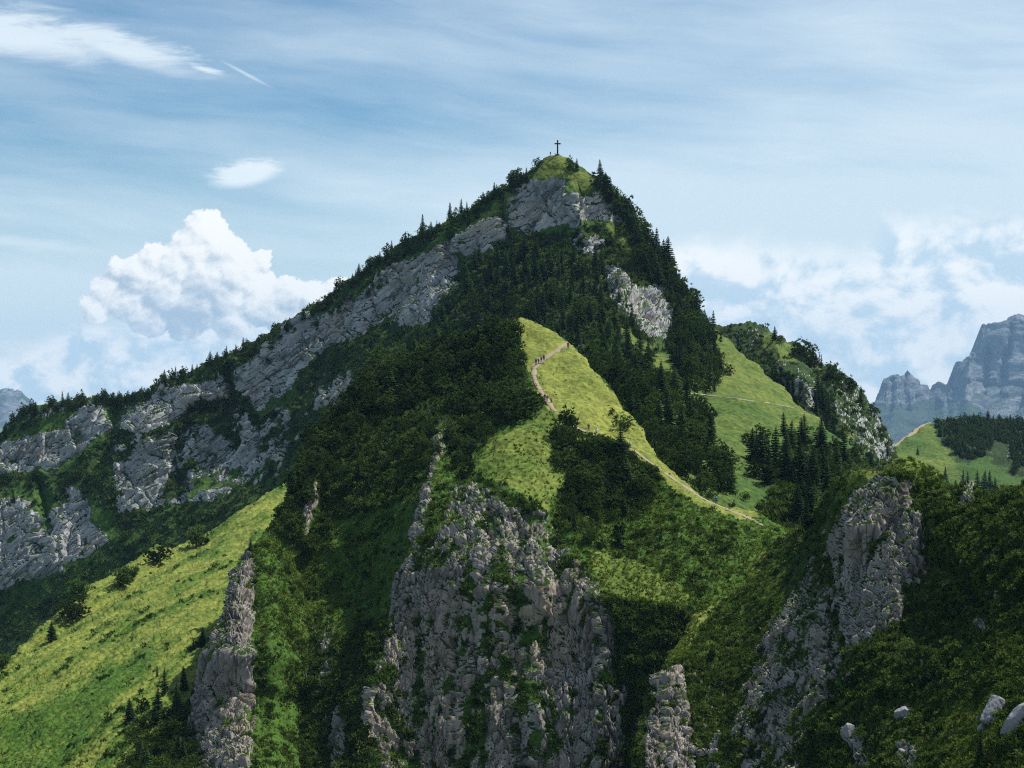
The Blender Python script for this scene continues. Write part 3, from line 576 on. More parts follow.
#@@VEG
# ------------------------------------------------------------------ low cover: shrubs and herbs nobody could count
RS = np.random.RandomState(11)
def cover_mat(name, c1, c2, c3, tr_):
    m = leaf_mat(name, c1, c2, tr_); nt = m.node_tree
    at_ = nt.nodes.new('ShaderNodeAttribute'); at_.attribute_name = 'tone'; t, hue, _ = sep(nt, at_.outputs['Color'])
    isl = V(nt, nt.nodes.new('ShaderNodeNewGeometry').outputs['Random Per Island'])
    c = mixc(nt, (t*.75 + isl*.35).cl(), c1, c2); c = mixc(nt, hue.sst(.6, 1.0), c, c3)
    for n_ in nt.nodes:
        if n_.bl_idname in ('ShaderNodeBsdfDiffuse', 'ShaderNodeBsdfTranslucent'): nt.links.new(c, n_.inputs[0])
    return m
MC_shrub = cover_mat('shrub_foliage', (.008, .022, .005), (.068, .118, .018), (.115, .155, .035), .28)
MC_herb = cover_mat('herb_foliage', (.040, .085, .010), (.12, .18, .022), (.20, .20, .05), .35)
def scatter(name, src, ncl, per, w, rad, leaf, m, label, cat, box=(-30, 1054, 0, 800), flat=.75):
    """low plants: each a little dome of leafy sprays, all in one mesh"""
    s = SURF[src]; w = w*(s['u'] > box[0])*(s['u'] < box[1])*(s['v'] < box[3]); w = w/w.sum()
    i = RS.choice(len(w), ncl, p=w); C0 = s['P'][i]; N0 = s['N'][i]; R0 = RS.uniform(*rad, (ncl, 1))**1.0
    tone = np.clip(RS.uniform(0, 1, ncl)**1.5*.8 + fbm(C0/11, 3)*1.1 + .12, 0, 1); hue = RS.uniform(0, 1, ncl)
    C = np.repeat(C0, per, 0); N = np.repeat(N0, per, 0); R_ = np.repeat(R0, per, 0); n = len(C)
    d = RS.normal(size=(n, 3)); d /= np.linalg.norm(d, axis=1)[:, None]
    up = N*.5 + np.array([0, 0, .5]); up /= np.linalg.norm(up, axis=1)[:, None]
    dn = (d*up).sum(1)[:, None]; d = d - up*np.minimum(0, dn)*1.8
    c = C + d*R_*np.array([1, 1, flat])*RS.uniform(.55, 1.0, (n, 1))
    g = d*.6 + up*.5 + RS.normal(size=(n, 3))*.45; g /= np.linalg.norm(g, axis=1)[:, None]
    sdv = np.cross(g, RS.normal(size=(n, 3))); sdv /= np.linalg.norm(sdv, axis=1)[:, None]
    L = RS.uniform(leaf[0], leaf[1], (n, 1)); b = c - g*L*.4
    v = np.stack([b - sdv*L*.3, b + sdv*L*.3, b + g*L + sdv*L*RS.uniform(-.2, .2, (n, 1))], 1).reshape(-1, 3)
    me = link_mesh(name, v, np.arange(len(v)), 3, [m]); ca = me.color_attributes.new('tone', 'FLOAT_COLOR', 'POINT')
    T = np.repeat(tone, per*3); H = np.repeat(hue, per*3); ca.data.foreach_set('color', np.stack([T, H, T, T], -1).astype(np.float32).ravel())
    o = new_obj(name, me); tag(o, label, cat, kind='stuff'); return o
def sv(src): s = SURF[src]; return s['R'], s['S'], s['DR'], s['DI'], s['N'][:, 2]
r, s_, d_, di, nz = sv('knoll')
scatter('shrub_cover', 'knoll', 10000, 26, np.clip(1-1.6*r, 0, 1)*(s_**1.3 + .015*(d_ < .1))*(1-di), (.4, 1.5), (.45, .9), MC_shrub, 'low dark shrubs matted over the steep sides of the central knoll', 'shrubs')
scatter('herb_cover', 'knoll', 24000, 7, (1-r)*(1-s_*.5)*(1-di)*(1-np.clip(d_*2.2, 0, .97))*(.25+.75*(SURF['knoll']['v'] < 640)), (.15, .6), (.3, .6), MC_herb, 'green herbs and tall grass on the flanks of the central knoll', 'herbs')
r, s_, d_, di, nz = sv('buttress')
scatter('shrub_cover', 'buttress', 9000, 26, np.clip(1-1.6*r, 0, 1)*(s_ + .04), (.3, 1.1), (.35, .65), MC_shrub, 'low dark shrubs over the near rock buttress at the right', 'shrubs')
scatter('herb_cover', 'buttress', 26000, 7, np.clip(1-1.3*r, 0, 1)*(1-s_*.6), (.12, .5), (.22, .45), MC_herb, 'green herbs and grass tufts on the near rock buttress', 'herbs')
r, s_, d_, di, nz = sv('meadow')
scatter('shrub_cover', 'meadow', 3800, 20, (1-r)*(s_**1.4 + .003), (.3, 1.1), (.4, .8), MC_shrub, 'low shrubs along the foot and upper edge of the sunlit meadow', 'shrubs')
scatter('herb_cover', 'meadow', 7000, 5, (1-r)*(1-s_*.5)*(1.02-np.clip(d_*1.6, 0, 1)), (.15, .45), (.25, .45), MC_herb, 'grass tussocks over the sunlit meadow at the lower left', 'grass')
r, s_, d_, di, nz = sv('mountain')
scatter('shrub_cover', 'mountain', 9500, 22, np.clip(1-1.6*r, 0, 1)*(s_**1.4 + .03*(d_ < .1)), (.6, 2.4), (.8, 1.6), MC_shrub, 'low dark shrubs on the ledges and slopes of the main peak', 'shrubs')
r, s_, d_, di, nz = sv('rocky_shoulder')
scatter('shrub_cover', 'rocky_shoulder', 1500, 22, (1-r)*(s_ + .05), (.7, 2.4), (.8, 1.7), MC_shrub, 'low shrubs on the rocky shoulder right of the meadow', 'shrubs')
# ------------------------------------------------------------------ trees
def tube(pts, rad, n=6):
    v = []; f = []
    for (p, r) in zip(pts, rad):
        for j in range(n):
            a = 2*pi*j/n; v.append((p[0]+cos(a)*r, p[1]+sin(a)*r, p[2]))
    for i in range(len(pts)-1):
        for j in range(n):
            a = i*n+j; b = i*n+(j+1) % n; f += [a, b, b+n]; f += [a, b+n, a+n]
    return v, f
def tris(V_): return np.array(V_, float).reshape(-1, 3)
def spruce_crown(rng, width=.21, low=.06, gappy=.0):
    """whorls of drooping branches carrying needle sprays; unit height"""
    V_ = []; nw = 17
    for w in range(nw):
        t = w/(nw-1); z = low + (0.96-low)*t**.95
        R = width*(1-t)**.78*(.85+.3*rng.random()) + .012
        nb = 9 if t < .6 else 6
        a0 = rng.random()*6.28
        for b in range(nb):
            if rng.random() < gappy: continue
            a = a0 + 2*pi*b/nb + rng.uniform(-.25, .25); r = R*rng.uniform(.72, 1.15)
            dx, dy = cos(a), sin(a); droop = rng.uniform(.18, .42)*(1-t*.7)
            ns = 5 if t < .7 else 3
            for q in range(ns):
                f = (q+.6)/ns; x = r*f; zz = z - droop*x + .10*x*(f > .7)
                wd = r*.34*(1.15-f*.6)+.012; ln = r*.40+.012
                for sd_ in (-1, 1):
                    ex = x + ln*.55; lx, ly = -dy*sd_, dx*sd_
                    V_ += [(dx*(x-.3*ln), dy*(x-.3*ln), zz+.012), (dx*ex, dy*ex, zz-rng.uniform(.0, .02)),
                           (dx*x+lx*wd, dy*x+ly*wd, zz-rng.uniform(.012, .045))]
            V_ += [(0, 0, z+.02), (dx*r, dy*r, z-droop*r), (0, 0, z-.03)]
    for a in range(5):
        b = a*1.256; V_ += [(cos(b)*.018, sin(b)*.018, .93), (cos(b+1.2)*.018, sin(b+1.2)*.018, .93), (0, 0, 1.0)]
    return tris(V_)
def pine_crown(rng, wide=.62, ncl=150, candle=1.0):
    """mountain pine: many upswept stems, each ending in needle tufts; unit height"""
    V_ = []; lobes = []
    for i in range(rng.randint(6, 9)):
        a = rng.random()*6.28; rr = wide*.62*math.sqrt(rng.random()); h = rng.uniform(.55, 1.0)*(1-.35*rr/wide)
        lobes.append((cos(a)*rr, sin(a)*rr, h, rng.uniform(.16, .28)*wide/.6))
    lobes.append((0, 0, 1.0, .2))
    for i in range(ncl):
        lx, ly, h, lr = lobes[rng.randrange(len(lobes))]
        t = rng.random()**.7; z = .04 + (h-.04)*t
        r = lr*math.sqrt(max(.02, 1-(t*1.02)**2.2))*rng.uniform(.5, 1.1)*1.25; a = rng.random()*6.28
        c = np.array([lx*(.5+.5*t)+cos(a)*r, ly*(.5+.5*t)+sin(a)*r, z])
        up = np.array([cos(a)*.45, sin(a)*.45, .9*candle]); up /= np.linalg.norm(up)
        L = rng.uniform(.07, .12)
        for q in range(9):
            d = up*.9 + np.array([rng.gauss(0, .55), rng.gauss(0, .55), rng.gauss(0, .45)]); d /= np.linalg.norm(d)
            s2 = np.cross(d, [rng.gauss(0, 1), rng.gauss(0, 1), rng.gauss(0, 1)]); s2 /= np.linalg.norm(s2)
            b = c - up*L*.3
            V_ += [tuple(b-s2*L*.22), tuple(b+s2*L*.22), tuple(b+d*L)]
    return tris(V_)
def leafy_crown(rng, ncl=110):
    V_ = []; ncl = 230; lobes = [(rng.uniform(-.22, .22), rng.uniform(-.22, .22), rng.uniform(.3, .8), rng.uniform(.14, .22)) for _ in range(9)]
    for i in range(ncl):
        lx, ly, lz, lr = lobes[rng.randrange(9)]
        d = np.array([rng.gauss(0, 1) for _ in range(3)]); d /= np.linalg.norm(d); c = np.array([lx, ly, lz]) + d*lr*rng.uniform(.6, 1.1)
        for q in range(7):
            e = np.array([rng.gauss(0, 1) for _ in range(3)]); e /= np.linalg.norm(e); g = np.cross(e, [rng.gauss(0, 1) for _ in range(3)]); g /= np.linalg.norm(g)
            p = c + np.array([rng.gauss(0, .03) for _ in range(3)]); L = .06
            V_ += [tuple(p-g*L*.5), tuple(p+g*L*.5), tuple(p+e*L)]
    return tris(V_)
def crown_mesh(nm, V_, m):
    return link_mesh(nm, V_, np.arange(len(V_)), 3, [m])
def trunk_mesh(nm, h, r0, lean=0.0, limbs=0, rng=None):
    pts = [(lean*t*t, 0, -.10+ (h+.10)*t) for t in np.linspace(0, 1, 6)]
    v, f = tube(pts, [r0*(1-.9*t) for t in np.linspace(0, 1, 6)])
    for i in range(limbs):
        a = rng.random()*6.28; z0 = rng.uniform(.0, .25); L = rng.uniform(.35, .6)
        p2 = [(cos(a)*L*t*.6, sin(a)*L*t*.6, z0 + L*t*t*1.2) for t in np.linspace(0, 1, 4)]
        v2, f2 = tube(p2, [r0*.6*(1-.8*t) for t in np.linspace(0, 1, 4)], 5); o_ = len(v); v += v2; f += [q+o_ for q in f2]
    return link_mesh(nm, np.array(v), np.array(f), 3, [M_bark], smooth=True)
rg = random.Random(5)
KIND = {
 'spruce': ([crown_mesh('crown', spruce_crown(rg, w_, .05, g_), ML_spruce) for w_, g_ in ((.20, .05), (.17, .12), (.24, .08), (.15, .2))], [trunk_mesh('trunk', .93, .016)]),
 'mountain_pine': ([crown_mesh('crown', pine_crown(rg, w_, n_), ML_pine) for w_, n_ in ((.62, 190), (.5, 160), (.75, 220), (.42, 150))], [trunk_mesh('trunk', .55, .03, .05, 6, rg)]),
 'leafy_tree': ([crown_mesh('crown', leafy_crown(rg), ML_leafy) for _ in range(2)], [trunk_mesh('trunk', .7, .022, .03, 4, rg)]),
}
NT = {'spruce': 0, 'mountain_pine': 0, 'leafy_tree': 0}
CAT = {'spruce': 'spruce', 'mountain_pine': 'mountain pine', 'leafy_tree': 'leafy tree'}
tr = random.Random(21)
SPEC = []
def tree(kind, src, px, py, hpx, label, group=None, vi=None, wmul=1.0, gid=None):
    SPEC.append(dict(k=kind, src=src, x=px, y=py, h=hpx, lab=label, grp=group, vi=vi, wm=wmul, gid=gid))
ORD = 'first second third fourth fifth sixth seventh eighth ninth tenth eleventh twelfth thirteenth fourteenth fifteenth sixteenth seventeenth eighteenth nineteenth twentieth'.split()
ORD += ['twenty-'+o for o in ORD[:9]] + ['thirtieth'] + ['thirty-'+o for o in ORD[:9]] + ['fortieth'] + ['forty-'+o for o in ORD[:9]] + ['fiftieth'] + ['fifty-'+o for o in ORD[:9]]
def give_labels():
    by = {}
    for t in SPEC: by.setdefault(t['lab'], []).append(t)
    for lab, L_ in by.items():
        if len(L_) < 2: continue
        w = np.ptp([t['x'] for t in L_])+1; h = np.ptp([t['y'] for t in L_])+1
        line = h < w*.25 or 'along' in lab or 'crest' in lab
        nr = 1 if line else min(8, max(1, int(round(math.sqrt(len(L_)*h/w*.9)))))
        L_.sort(key=lambda t: t['y']); rows = np.array_split(np.arange(len(L_)), nr)
        for ri, r_ in enumerate(rows):
            row = sorted([L_[i] for i in r_], key=lambda t: t['x'])
            for i, t in enumerate(row):
                o_ = ('leftmost' if i == 0 else 'rightmost' if i == len(row)-1 else ORD[i] + ' from left')
                t['lab'] = lab + ', ' + o_ + ('' if nr == 1 else ' in ' + ('top' if ri == 0 else 'bottom' if ri == nr-1 else ORD[ri]) + ' row')
def plant(t):
    p, n = at(t['src'], t['x'], t['y']); h = t['h']*p[1]/F; cs, ts = KIND[t['k']]
    vi = tr.randrange(len(cs)) if t['vi'] is None else t['vi']; sw = tr.uniform(.85, 1.35)*t['wm']
    return p, h, vi, sw, (tr.uniform(-.05, .05), tr.uniform(-.05, .05), tr.random()*6.28)
def plant_all():
    for kind in KIND:
        L_ = sorted([t for t in SPEC if t['k'] == kind], key=lambda t: -t['h']*(3 if t['grp'] is None else 1))
        rest = L_[298:]
        for t in rest: SPEC.remove(t)
        if rest:
            Vs = []
            for t in rest:
                p, h, vi, sw, r_ = plant(t); me = KIND[kind][0][vi]; c = np.empty(len(me.vertices)*3, np.float32); me.vertices.foreach_get('co', c)
                c = c.reshape(-1, 3)*np.array([h*sw, h*sw, h]); ca, sa = cos(r_[2]), sin(r_[2])
                Vs.append(np.stack([c[:, 0]*ca-c[:, 1]*sa, c[:, 0]*sa+c[:, 1]*ca, c[:, 2]], 1) + p)
            Vs = np.concatenate(Vs); o = new_obj('small_'+kind+'_cover', link_mesh('small_'+kind+'_cover', Vs, np.arange(len(Vs)), 3, [ML_spruce if kind == 'spruce' else ML_pine]))
            tag(o, 'the many smallest %s dotted over the ridge crests and far slopes' % ('spruces' if kind == 'spruce' else 'pines'), CAT[kind], kind='stuff')
    give_labels()
    for t in SPEC:
        p, h, vi, sw, rot = plant(t); cs, ts = KIND[t['k']]
        e = bpy.data.objects.new(t['k'], None); SC.collection.objects.link(e)
        e.location = (p[0], p[1], p[2]-.04*h); sw *= 1.15 if t['k'] == 'mountain_pine' else 1.0; e.scale = (h*sw, h*sw, h); e.rotation_euler = rot; e.empty_display_size = .1
        new_obj('crown', cs[vi], e); new_obj('trunk', ts[0], e)
        tag(e, t['lab'], CAT[t['k']], t['grp']); NT[t['k']] += 1
def grove(src, poly, n, h, mix, lab, grp, space=.34, wm=1.0):
    """individual trees strewn inside a patch of the named slope"""
    P = np.array(poly, float); x0, y0 = P.min(0); x1, y1 = P.max(0); got = []; tries = 0
    while len(got) < n and tries < n*60:
        tries += 1; x = tr.uniform(x0, x1); y = tr.uniform(y0, y1)
        if not inpoly(np.array([x]), np.array([y]), poly)[0]: continue
        hh = tr.uniform(*h)
        if any((x-a)**2 + ((y-b)*1.3)**2 < ((hh+c)*.5*space)**2 for a, b, c in got): continue
        got.append((x, y, hh))
    for x, y, hh in got:
        kd = 'spruce' if tr.random() < mix else 'mountain_pine'
        tree(kd, src, x, y, hh*(1.0 if kd == 'spruce' else .82), lab[kd] if isinstance(lab, dict) else lab, grp[kd] if isinstance(grp, dict) else grp, None, wm)
def both(sp, mp): return dict(spruce=sp, mountain_pine=mp)
# forest on the face below the summit cliff
G1 = both('spruces below the summit cliff', 'pines below the summit cliff')
grove('mountain', [(468, 285), (480, 262), (520, 252), (560, 262), (600, 268), (612, 300), (645, 340), (650, 362), (615, 368), (560, 345), (500, 338), (455, 340), (430, 330), (452, 305)], 125, (15, 30), .85,
      both('dark spruce below the summit cliff', 'rounded pine below the summit cliff'), G1, .34)
grove('mountain', [(405, 345), (430, 320), (460, 330), (450, 350), (420, 360)], 12, (12, 20), .6, both('small spruce at the forest\'s lower left end', 'small pine at the forest\'s lower left end'), both('spruces at the forest end', 'pines at the forest end'), .4)
# right flank of the peak
G2 = both('spruces on the right flank of the peak', 'pines on the right flank of the peak')
grove('mountain', [(588, 182), (604, 188), (630, 212), (648, 240), (662, 262), (684, 292), (704, 322), (714, 338), (722, 372), (718, 392), (690, 392), (676, 372), (668, 345), (680, 322), (668, 292), (650, 285), (640, 262), (622, 215)], 150, (14, 30), .48,
      both('dark spruce on the peak\'s right flank', 'bushy pine on the peak\'s right flank'), G2, .30)
for (x, y, h) in ((654, 262, 34), (600, 180, 22), (606, 186, 15), (667, 268, 34), (676, 288, 20)):
    tree('spruce', 'mountain', x, y, h, 'pointed skyline spruce along the slope right of the summit', 'skyline spruces right of the summit', 0)
tree('mountain_pine', 'mountain', 571, 171, 17, 'round dark pine standing right beside the summit cross', None, 0, .9)
tree('mountain_pine', 'mountain', 538, 166, 10, 'small round pine left of the summit cross', None, 2)
tree('spruce', 'mountain', 577, 170, 13, 'thin spruce behind the round pine beside the summit cross', None, 1)
# left skyline
sk = [(4, 430), (22, 412), (45, 405), (66, 402), (95, 398), (110, 399), (130, 400), (148, 392), (165, 380), (185, 375), (210, 363), (240, 348), (262, 336), (290, 322), (318, 307), (335, 292), (355, 277), (375, 262), (395, 250), (420, 235), (450, 220), (470, 212), (490, 197), (510, 185), (528, 174)]
for i in range(150):
    t = tr.random(); j = t*(len(sk)-1); a = int(j); f = j-a; x = sk[a][0]*(1-f)+sk[a+1][0]*f; y = sk[a][1]*(1-f)+sk[a+1][1]*f
    kd = 'spruce' if tr.random() < (.3 + .45*(x > 330)) else 'mountain_pine'
    far = x < 180
    tree(kd, 'mountain', x, y + tr.uniform(1, 9), tr.uniform(7, 15) + (4 if x > 400 else 0)*tr.random(), ('small spruce' if kd == 'spruce' else 'low dark pine') + (' on the far left end of the long ridge crest' if far else ' along the rising left ridge of the peak'),
         ('spruces' if kd == 'spruce' else 'pines') + (' on the far left crest' if far else ' along the left ridge'))
for x, y, h in ((368, 268, 12), (405, 243, 15), (423, 231, 20), (450, 217, 18), (461, 213, 17), (494, 196, 18), (513, 184, 17), (304, 316, 10), (236, 352, 10)):
    tree('spruce', 'mountain', x, y+2, h, 'pointed spruce breaking the skyline of the left ridge', 'pointed skyline spruces on the left ridge', 1)
grove('mountain', [(150, 402), (200, 380), (300, 325), (350, 290), (440, 225), (445, 232), (360, 305), (300, 335), (235, 372), (180, 395)], 34, (7, 13), .3,
      both('small spruce on ledges along the left ridge', 'small pine on ledges along the left ridge'), both('spruces on the ledges', 'pines on the ledges'), .5)
grove('mountain', [(180, 420), (235, 385), (240, 410), (215, 430), (190, 445), (185, 470), (176, 460)], 24, (9, 16), .3, both('spruce in the gully between left cliffs', 'dark pine in the gully between left cliffs'), both('spruces in the gully', 'pines in the gully'), .45)
grove('mountain', [(0, 485), (60, 478), (95, 455), (112, 475), (100, 520), (40, 510), (0, 510)], 16, (8, 14), .4, both('spruce on the slope under far left cliffs', 'pine on the slope under far left cliffs'), both('spruces under the left cliffs', 'pines under the left cliffs'), .5)
# hollow at the right
G3 = both('tall spruces in the hollow', 'pines in the hollow')
for x, y, h in ((762, 468, 44), (775, 470, 46), (786, 478, 50), (752, 462, 36), (800, 486, 52), (812, 494, 50), (824, 488, 46), (797, 520, 40), (808, 515, 44), (768, 484, 34), (836, 476, 40), (845, 470, 36), (790, 450, 32), (805, 445, 34), (820, 452, 36)):
    tree('spruce', 'mountain', x, y, h, 'tall dark spruce in the right hollow', G3['spruce'], tr.choice((0, 2)))
grove('mountain', [(745, 430), (790, 418), (830, 440), (868, 462), (860, 500), (820, 512), (790, 500), (760, 480), (742, 470)], 26, (20, 34), .6,
      both('medium spruce in the shaded right hollow', 'dark pine in the shaded right hollow'), both('spruces filling the hollow', G3['mountain_pine']), .4)
# belt behind the ridge path
G4 = both('spruces behind the ridge path', 'pines behind the ridge path')
grove('mountain', [(590, 372), (600, 352), (622, 362), (650, 372), (672, 392), (700, 412), (716, 448), (734, 486), (728, 498), (705, 492), (688, 478), (668, 462), (655, 442), (640, 425), (625, 405), (606, 385)], 100, (22, 38), .34,
      both('dark spruce in belt behind ridge path', 'bushy pine in belt behind ridge path'), G4, .33)
for x, y, h, kd in ((668, 425, 38, 'spruce'), (700, 420, 24, 'mountain_pine'), (725, 470, 22, 'mountain_pine'), (715, 480, 30, 'spruce')):
    tree(kd, 'mountain', x, y, h, 'larger tree at the right edge of the belt', 'larger trees at the belt edge')
tree('mountain_pine', 'mountain', 648, 364, 18, 'lone dark pine on the bright strip of turf below the right cliff')
tree('mountain_pine', 'mountain', 715, 417, 7, 'tiny round pine alone on the turf below the level trail')
tree('mountain_pine', 'mountain', 713, 372, 18, 'lowest pine of the right flank, spreading onto the bright meadow')
tree('mountain_pine', 'mountain', 727, 376, 14, 'small outlying pine at the edge of the bright meadow')
for x, y, h in ((690, 505, 12), (712, 498, 9), (745, 500, 10), (733, 508, 8), (760, 512, 9)):
    tree('mountain_pine', 'mountain', x, y, h, 'little green bush along the lower ridge path', 'little bushes behind the lower path')
# knoll, left side pines
grove('knoll', [(318, 430), (338, 410), (366, 385), (392, 366), (420, 354), (455, 345), (470, 360), (440, 392), (400, 410), (360, 425), (330, 450)], 40, (22, 36), .08,
      both('slim spruce on the knoll\'s left top', 'bushy pine on the knoll\'s left top'), both('spruces on the left crest of the knoll', 'pines on the left crest of the knoll'), .42)
grove('knoll', [(460, 352), (495, 342), (512, 352), (524, 385), (518, 405), (490, 415), (462, 420), (440, 405), (455, 380)], 30, (26, 40), .0,
      both('', 'dense pine left of the upper meadow'), both('', 'pines beside the upper meadow'), .42)
grove('knoll', [(288, 512), (292, 480), (306, 440), (325, 425), (322, 460), (312, 490), (304, 520)], 16, (20, 32), .15,
      both('spruce on the knoll\'s lower left spur', 'dark pine on the knoll\'s lower left spur'), both('spruces on the lower left spur', 'pines on the lower left spur'), .40)
grove('knoll', [(330, 450), (400, 420), (450, 425), (430, 480), (400, 520), (350, 520), (325, 500)], 30, (12, 22), .05,
      both('small spruce left of the rock rib', 'small pine left of the rock rib'), both('spruces left of the rib', 'pines left of the rib'), .6)
grove('knoll', [(448, 440), (470, 425), (500, 425), (480, 452), (470, 480), (455, 478)], 12, (14, 26), .0, both('', 'bushy pine right of the rock rib'), both('', 'pines between rib and facet'), .45)
for x, y, h in ((497, 322, 9), (512, 330, 14), (520, 336, 15)): tree('mountain_pine', 'knoll', x, y, h, 'green bush on the knoll\'s top', 'bushes on top of the knoll')
for x, y, h in ((508, 424, 36), (522, 415, 38), (529, 404, 22), (515, 408, 30)): tree('mountain_pine', 'knoll', x, y, h, 'dark pine close to the log steps', 'pines close to the steps', 1)
# cluster in front of the path
grove('knoll', [(558, 440), (572, 432), (592, 446), (612, 452), (632, 462), (642, 486), (640, 505), (600, 512), (572, 530), (556, 500), (560, 470)], 26, (22, 36), .12,
      both('spruce in clump in front of path', 'dark pine in clump in front of path'), both('spruces in the clump below the path', 'pines in the clump below the path'), .40)
tree('mountain_pine', 'knoll', 568, 436, 34, 'pine with a pointed top at the upper left corner of the clump below the path', None, 3)
grove('knoll', [(570, 530), (620, 510), (640, 520), (625, 545), (590, 560), (572, 556)], 9, (16, 24), .3, both('spruce on the brink of the dark cliff', 'pine on the brink of the dark cliff'), both('spruces over the cliff', 'pines over the cliff'), .5)
tree('mountain_pine', 'knoll', 612, 414, 8, 'left one of two little bushes on the bright upper meadow'); tree('mountain_pine', 'knoll', 624, 428, 15, 'round bush at the right border of the bright upper meadow')
tree('mountain_pine', 'knoll', 616, 419, 7, 'right one of two little bushes on the bright upper meadow')
tree('spruce', 'knoll', 251, 550, 14, 'dark little spruce on the tip of the rock fin'); tree('mountain_pine', 'knoll', 280, 514, 11, 'little pine at the left foot of the spur above the meadow')
# shoulder
for x, y, h, kd in ((775, 340, 15, 'spruce'), (780, 343, 9, 'mountain_pine'), (801, 356, 20, 'mountain_pine'), (807, 361, 22, 'mountain_pine'), (812, 368, 20, 'mountain_pine'), (821, 368, 14, 'spruce'), (829, 376, 16, 'mountain_pine'), (836, 382, 20, 'mountain_pine'), (850, 390, 17, 'mountain_pine'),
    (861, 404, 20, 'spruce'), (872, 414, 12, 'mountain_pine'), (818, 405, 36, 'spruce'), (823, 412, 34, 'spruce'), (828, 420, 30, 'spruce'), (815, 416, 28, 'spruce'), (834, 440, 24, 'spruce'), (842, 448, 24, 'spruce'), (826, 436, 26, 'spruce'), (860, 462, 22, 'spruce'), (870, 466, 18, 'spruce'), (888, 456, 14, 'spruce'), (756, 345, 8, 'mountain_pine')):
    tree(kd, 'rocky_shoulder', x, y, h, 'dark %s on the rocky right shoulder' % ('spruce' if kd == 'spruce' else 'bushy pine'), '%s on the rocky shoulder' % ('spruces' if kd == 'spruce' else 'pines'))
# far wooded hill
grove('wooded_hill', [(934, 424), (950, 422), (975, 420), (1028, 424), (1030, 462), (1014, 474), (1010, 445), (996, 440), (986, 455), (966, 462), (956, 452), (942, 440)], 240, (6, 12), .6,
      both('small spruce in the far right wood', 'small pine in the far right wood'), both('spruces of the far wood', 'pines of the far wood'), .42, 1.45)
for x, y, h in ((918, 455, 9), (945, 483, 17), (963, 490, 22), (968, 488, 18), (978, 493, 24), (984, 495, 26), (990, 492, 22), (996, 494, 18), (946, 487, 10), (955, 488, 10)):
    tree('spruce', 'wooded_hill', x, y, h, 'spruce on the far hill\'s sunny slope', 'scattered spruces on the far right hill')
# edge of the big meadow
for x, y, h, kd, lab in ((196, 548, 26, 'leafy_tree', 'bright green leafy tree highest on the upper edge of the big meadow'), (122, 588, 24, 'leafy_tree', 'pale leafy tree halfway along the upper edge of the big meadow'), (80, 605, 30, 'leafy_tree', 'bright green leafy tree lowest on the upper edge of the big meadow'),
    (134, 580, 16, 'leafy_tree', 'small leafy tree right of the pale leafy tree on the meadow edge'), (3, 668, 16, 'leafy_tree', 'light green tree at the left border of the photo above the meadow'), (158, 562, 24, 'mountain_pine', 'dark bush between the leafy trees on the meadow edge'), (72, 618, 24, 'mountain_pine', 'dark bush below the lowest leafy tree'),
    (52, 640, 20, 'spruce', 'small dark spruce on the low end of the meadow edge'), (205, 543, 9, 'mountain_pine', 'little dark bush right of the highest leafy tree')):
    tree(kd, 'meadow', x, y, h, lab, None, None, 1.2 if kd != 'spruce' else 1)
for x, y, h, lab in ((202, 646, 20, 'dark spruce standing on the meadow left of the rock fin'), (194, 650, 12, 'small spruce left of the dark spruce near the rock fin'), (157, 676, 12, 'small spruce alone in the middle of the lower meadow'), (165, 694, 28, 'narrow dark spruce on the lower meadow'), (184, 690, 26, 'paler spruce right of the narrow dark spruce')):
    tree('spruce', 'meadow', x, y, h, lab)
grove('meadow', [(100, 775), (112, 735), (130, 712), (150, 700), (180, 700), (196, 720), (190, 780)], 20, (16, 30), .45, both('spruce in thicket below the rock fin', 'pine in thicket below the rock fin'), both('spruces in the thicket', 'pines in the thicket'), .45)
# near buttress
for x, y, h, kd, lab in ((806, 530, 36, 'spruce', 'spruce at the upper left corner of the near buttress'), (800, 548, 24, 'mountain_pine', 'pale green bush under the spruce at the corner of the near buttress'), (906, 660, 24, 'leafy_tree', 'light green leafy bush on the ledge below the buttress rock'),
    (927, 690, 26, 'spruce', 'young spruce right of the leafy ledge bush'), (984, 497, 9, 'spruce', 'tiny dark spruce on the notch of the buttress crest'), (980, 768, 42, 'spruce', 'dark young spruce between the two pale boulders and the bottom edge'), (862, 742, 20, 'mountain_pine', 'low pine among the small outcrops at the bottom'),
    (712, 660, 16, 'mountain_pine', 'round bush on the spur below the saddle')):
    tree(kd, 'buttress', x, y, h, lab)
plant_all()
# ------------------------------------------------------------------ boulders
M_bould = flat_mat('pale_boulder', (.24, .235, .25), var=.6, sc=2.2)
def boulder(px, py, w, h, lab, seed, rot):
    import bmesh
    p, n = at('buttress', px, py); s = p[1]/F
    bm = bmesh.new(); bmesh.ops.create_icosphere(bm, subdivisions=5, radius=1)
    co = np.array([v.co[:] for v in bm.verts])
    # cut by random planes so that it breaks into faces and edges
    q = random.Random(seed); co2 = co.copy()
    for _ in range(13):
        d = np.array([q.gauss(0, 1) for _ in range(3)]); d /= np.linalg.norm(d); c = q.uniform(.55, .85)
        e = co2@d - c; m_ = e > 0; co2[m_] -= d*e[m_][:, None]*.92
    co2 += (fbm(co2*3+seed, 4)*.07)[:, None]*co
    co2 *= np.array([w/2, w/2.4, h/2])*s*1.35
    a = RAD(rot); x = co2[:, 0]*cos(a)-co2[:, 2]*sin(a); z = co2[:, 0]*sin(a)+co2[:, 2]*cos(a); co2[:, 0] = x; co2[:, 2] = z
    for v, c in zip(bm.verts, co2): v.co = c
    me = bpy.data.meshes.new('boulder'); bm.to_mesh(me); bm.free(); me.materials.append(M_bould)
    o = new_obj('boulder', me); o.location = (p[0], p[1], p[2]-.04*h*s); tag(o, lab, 'boulder'); return o
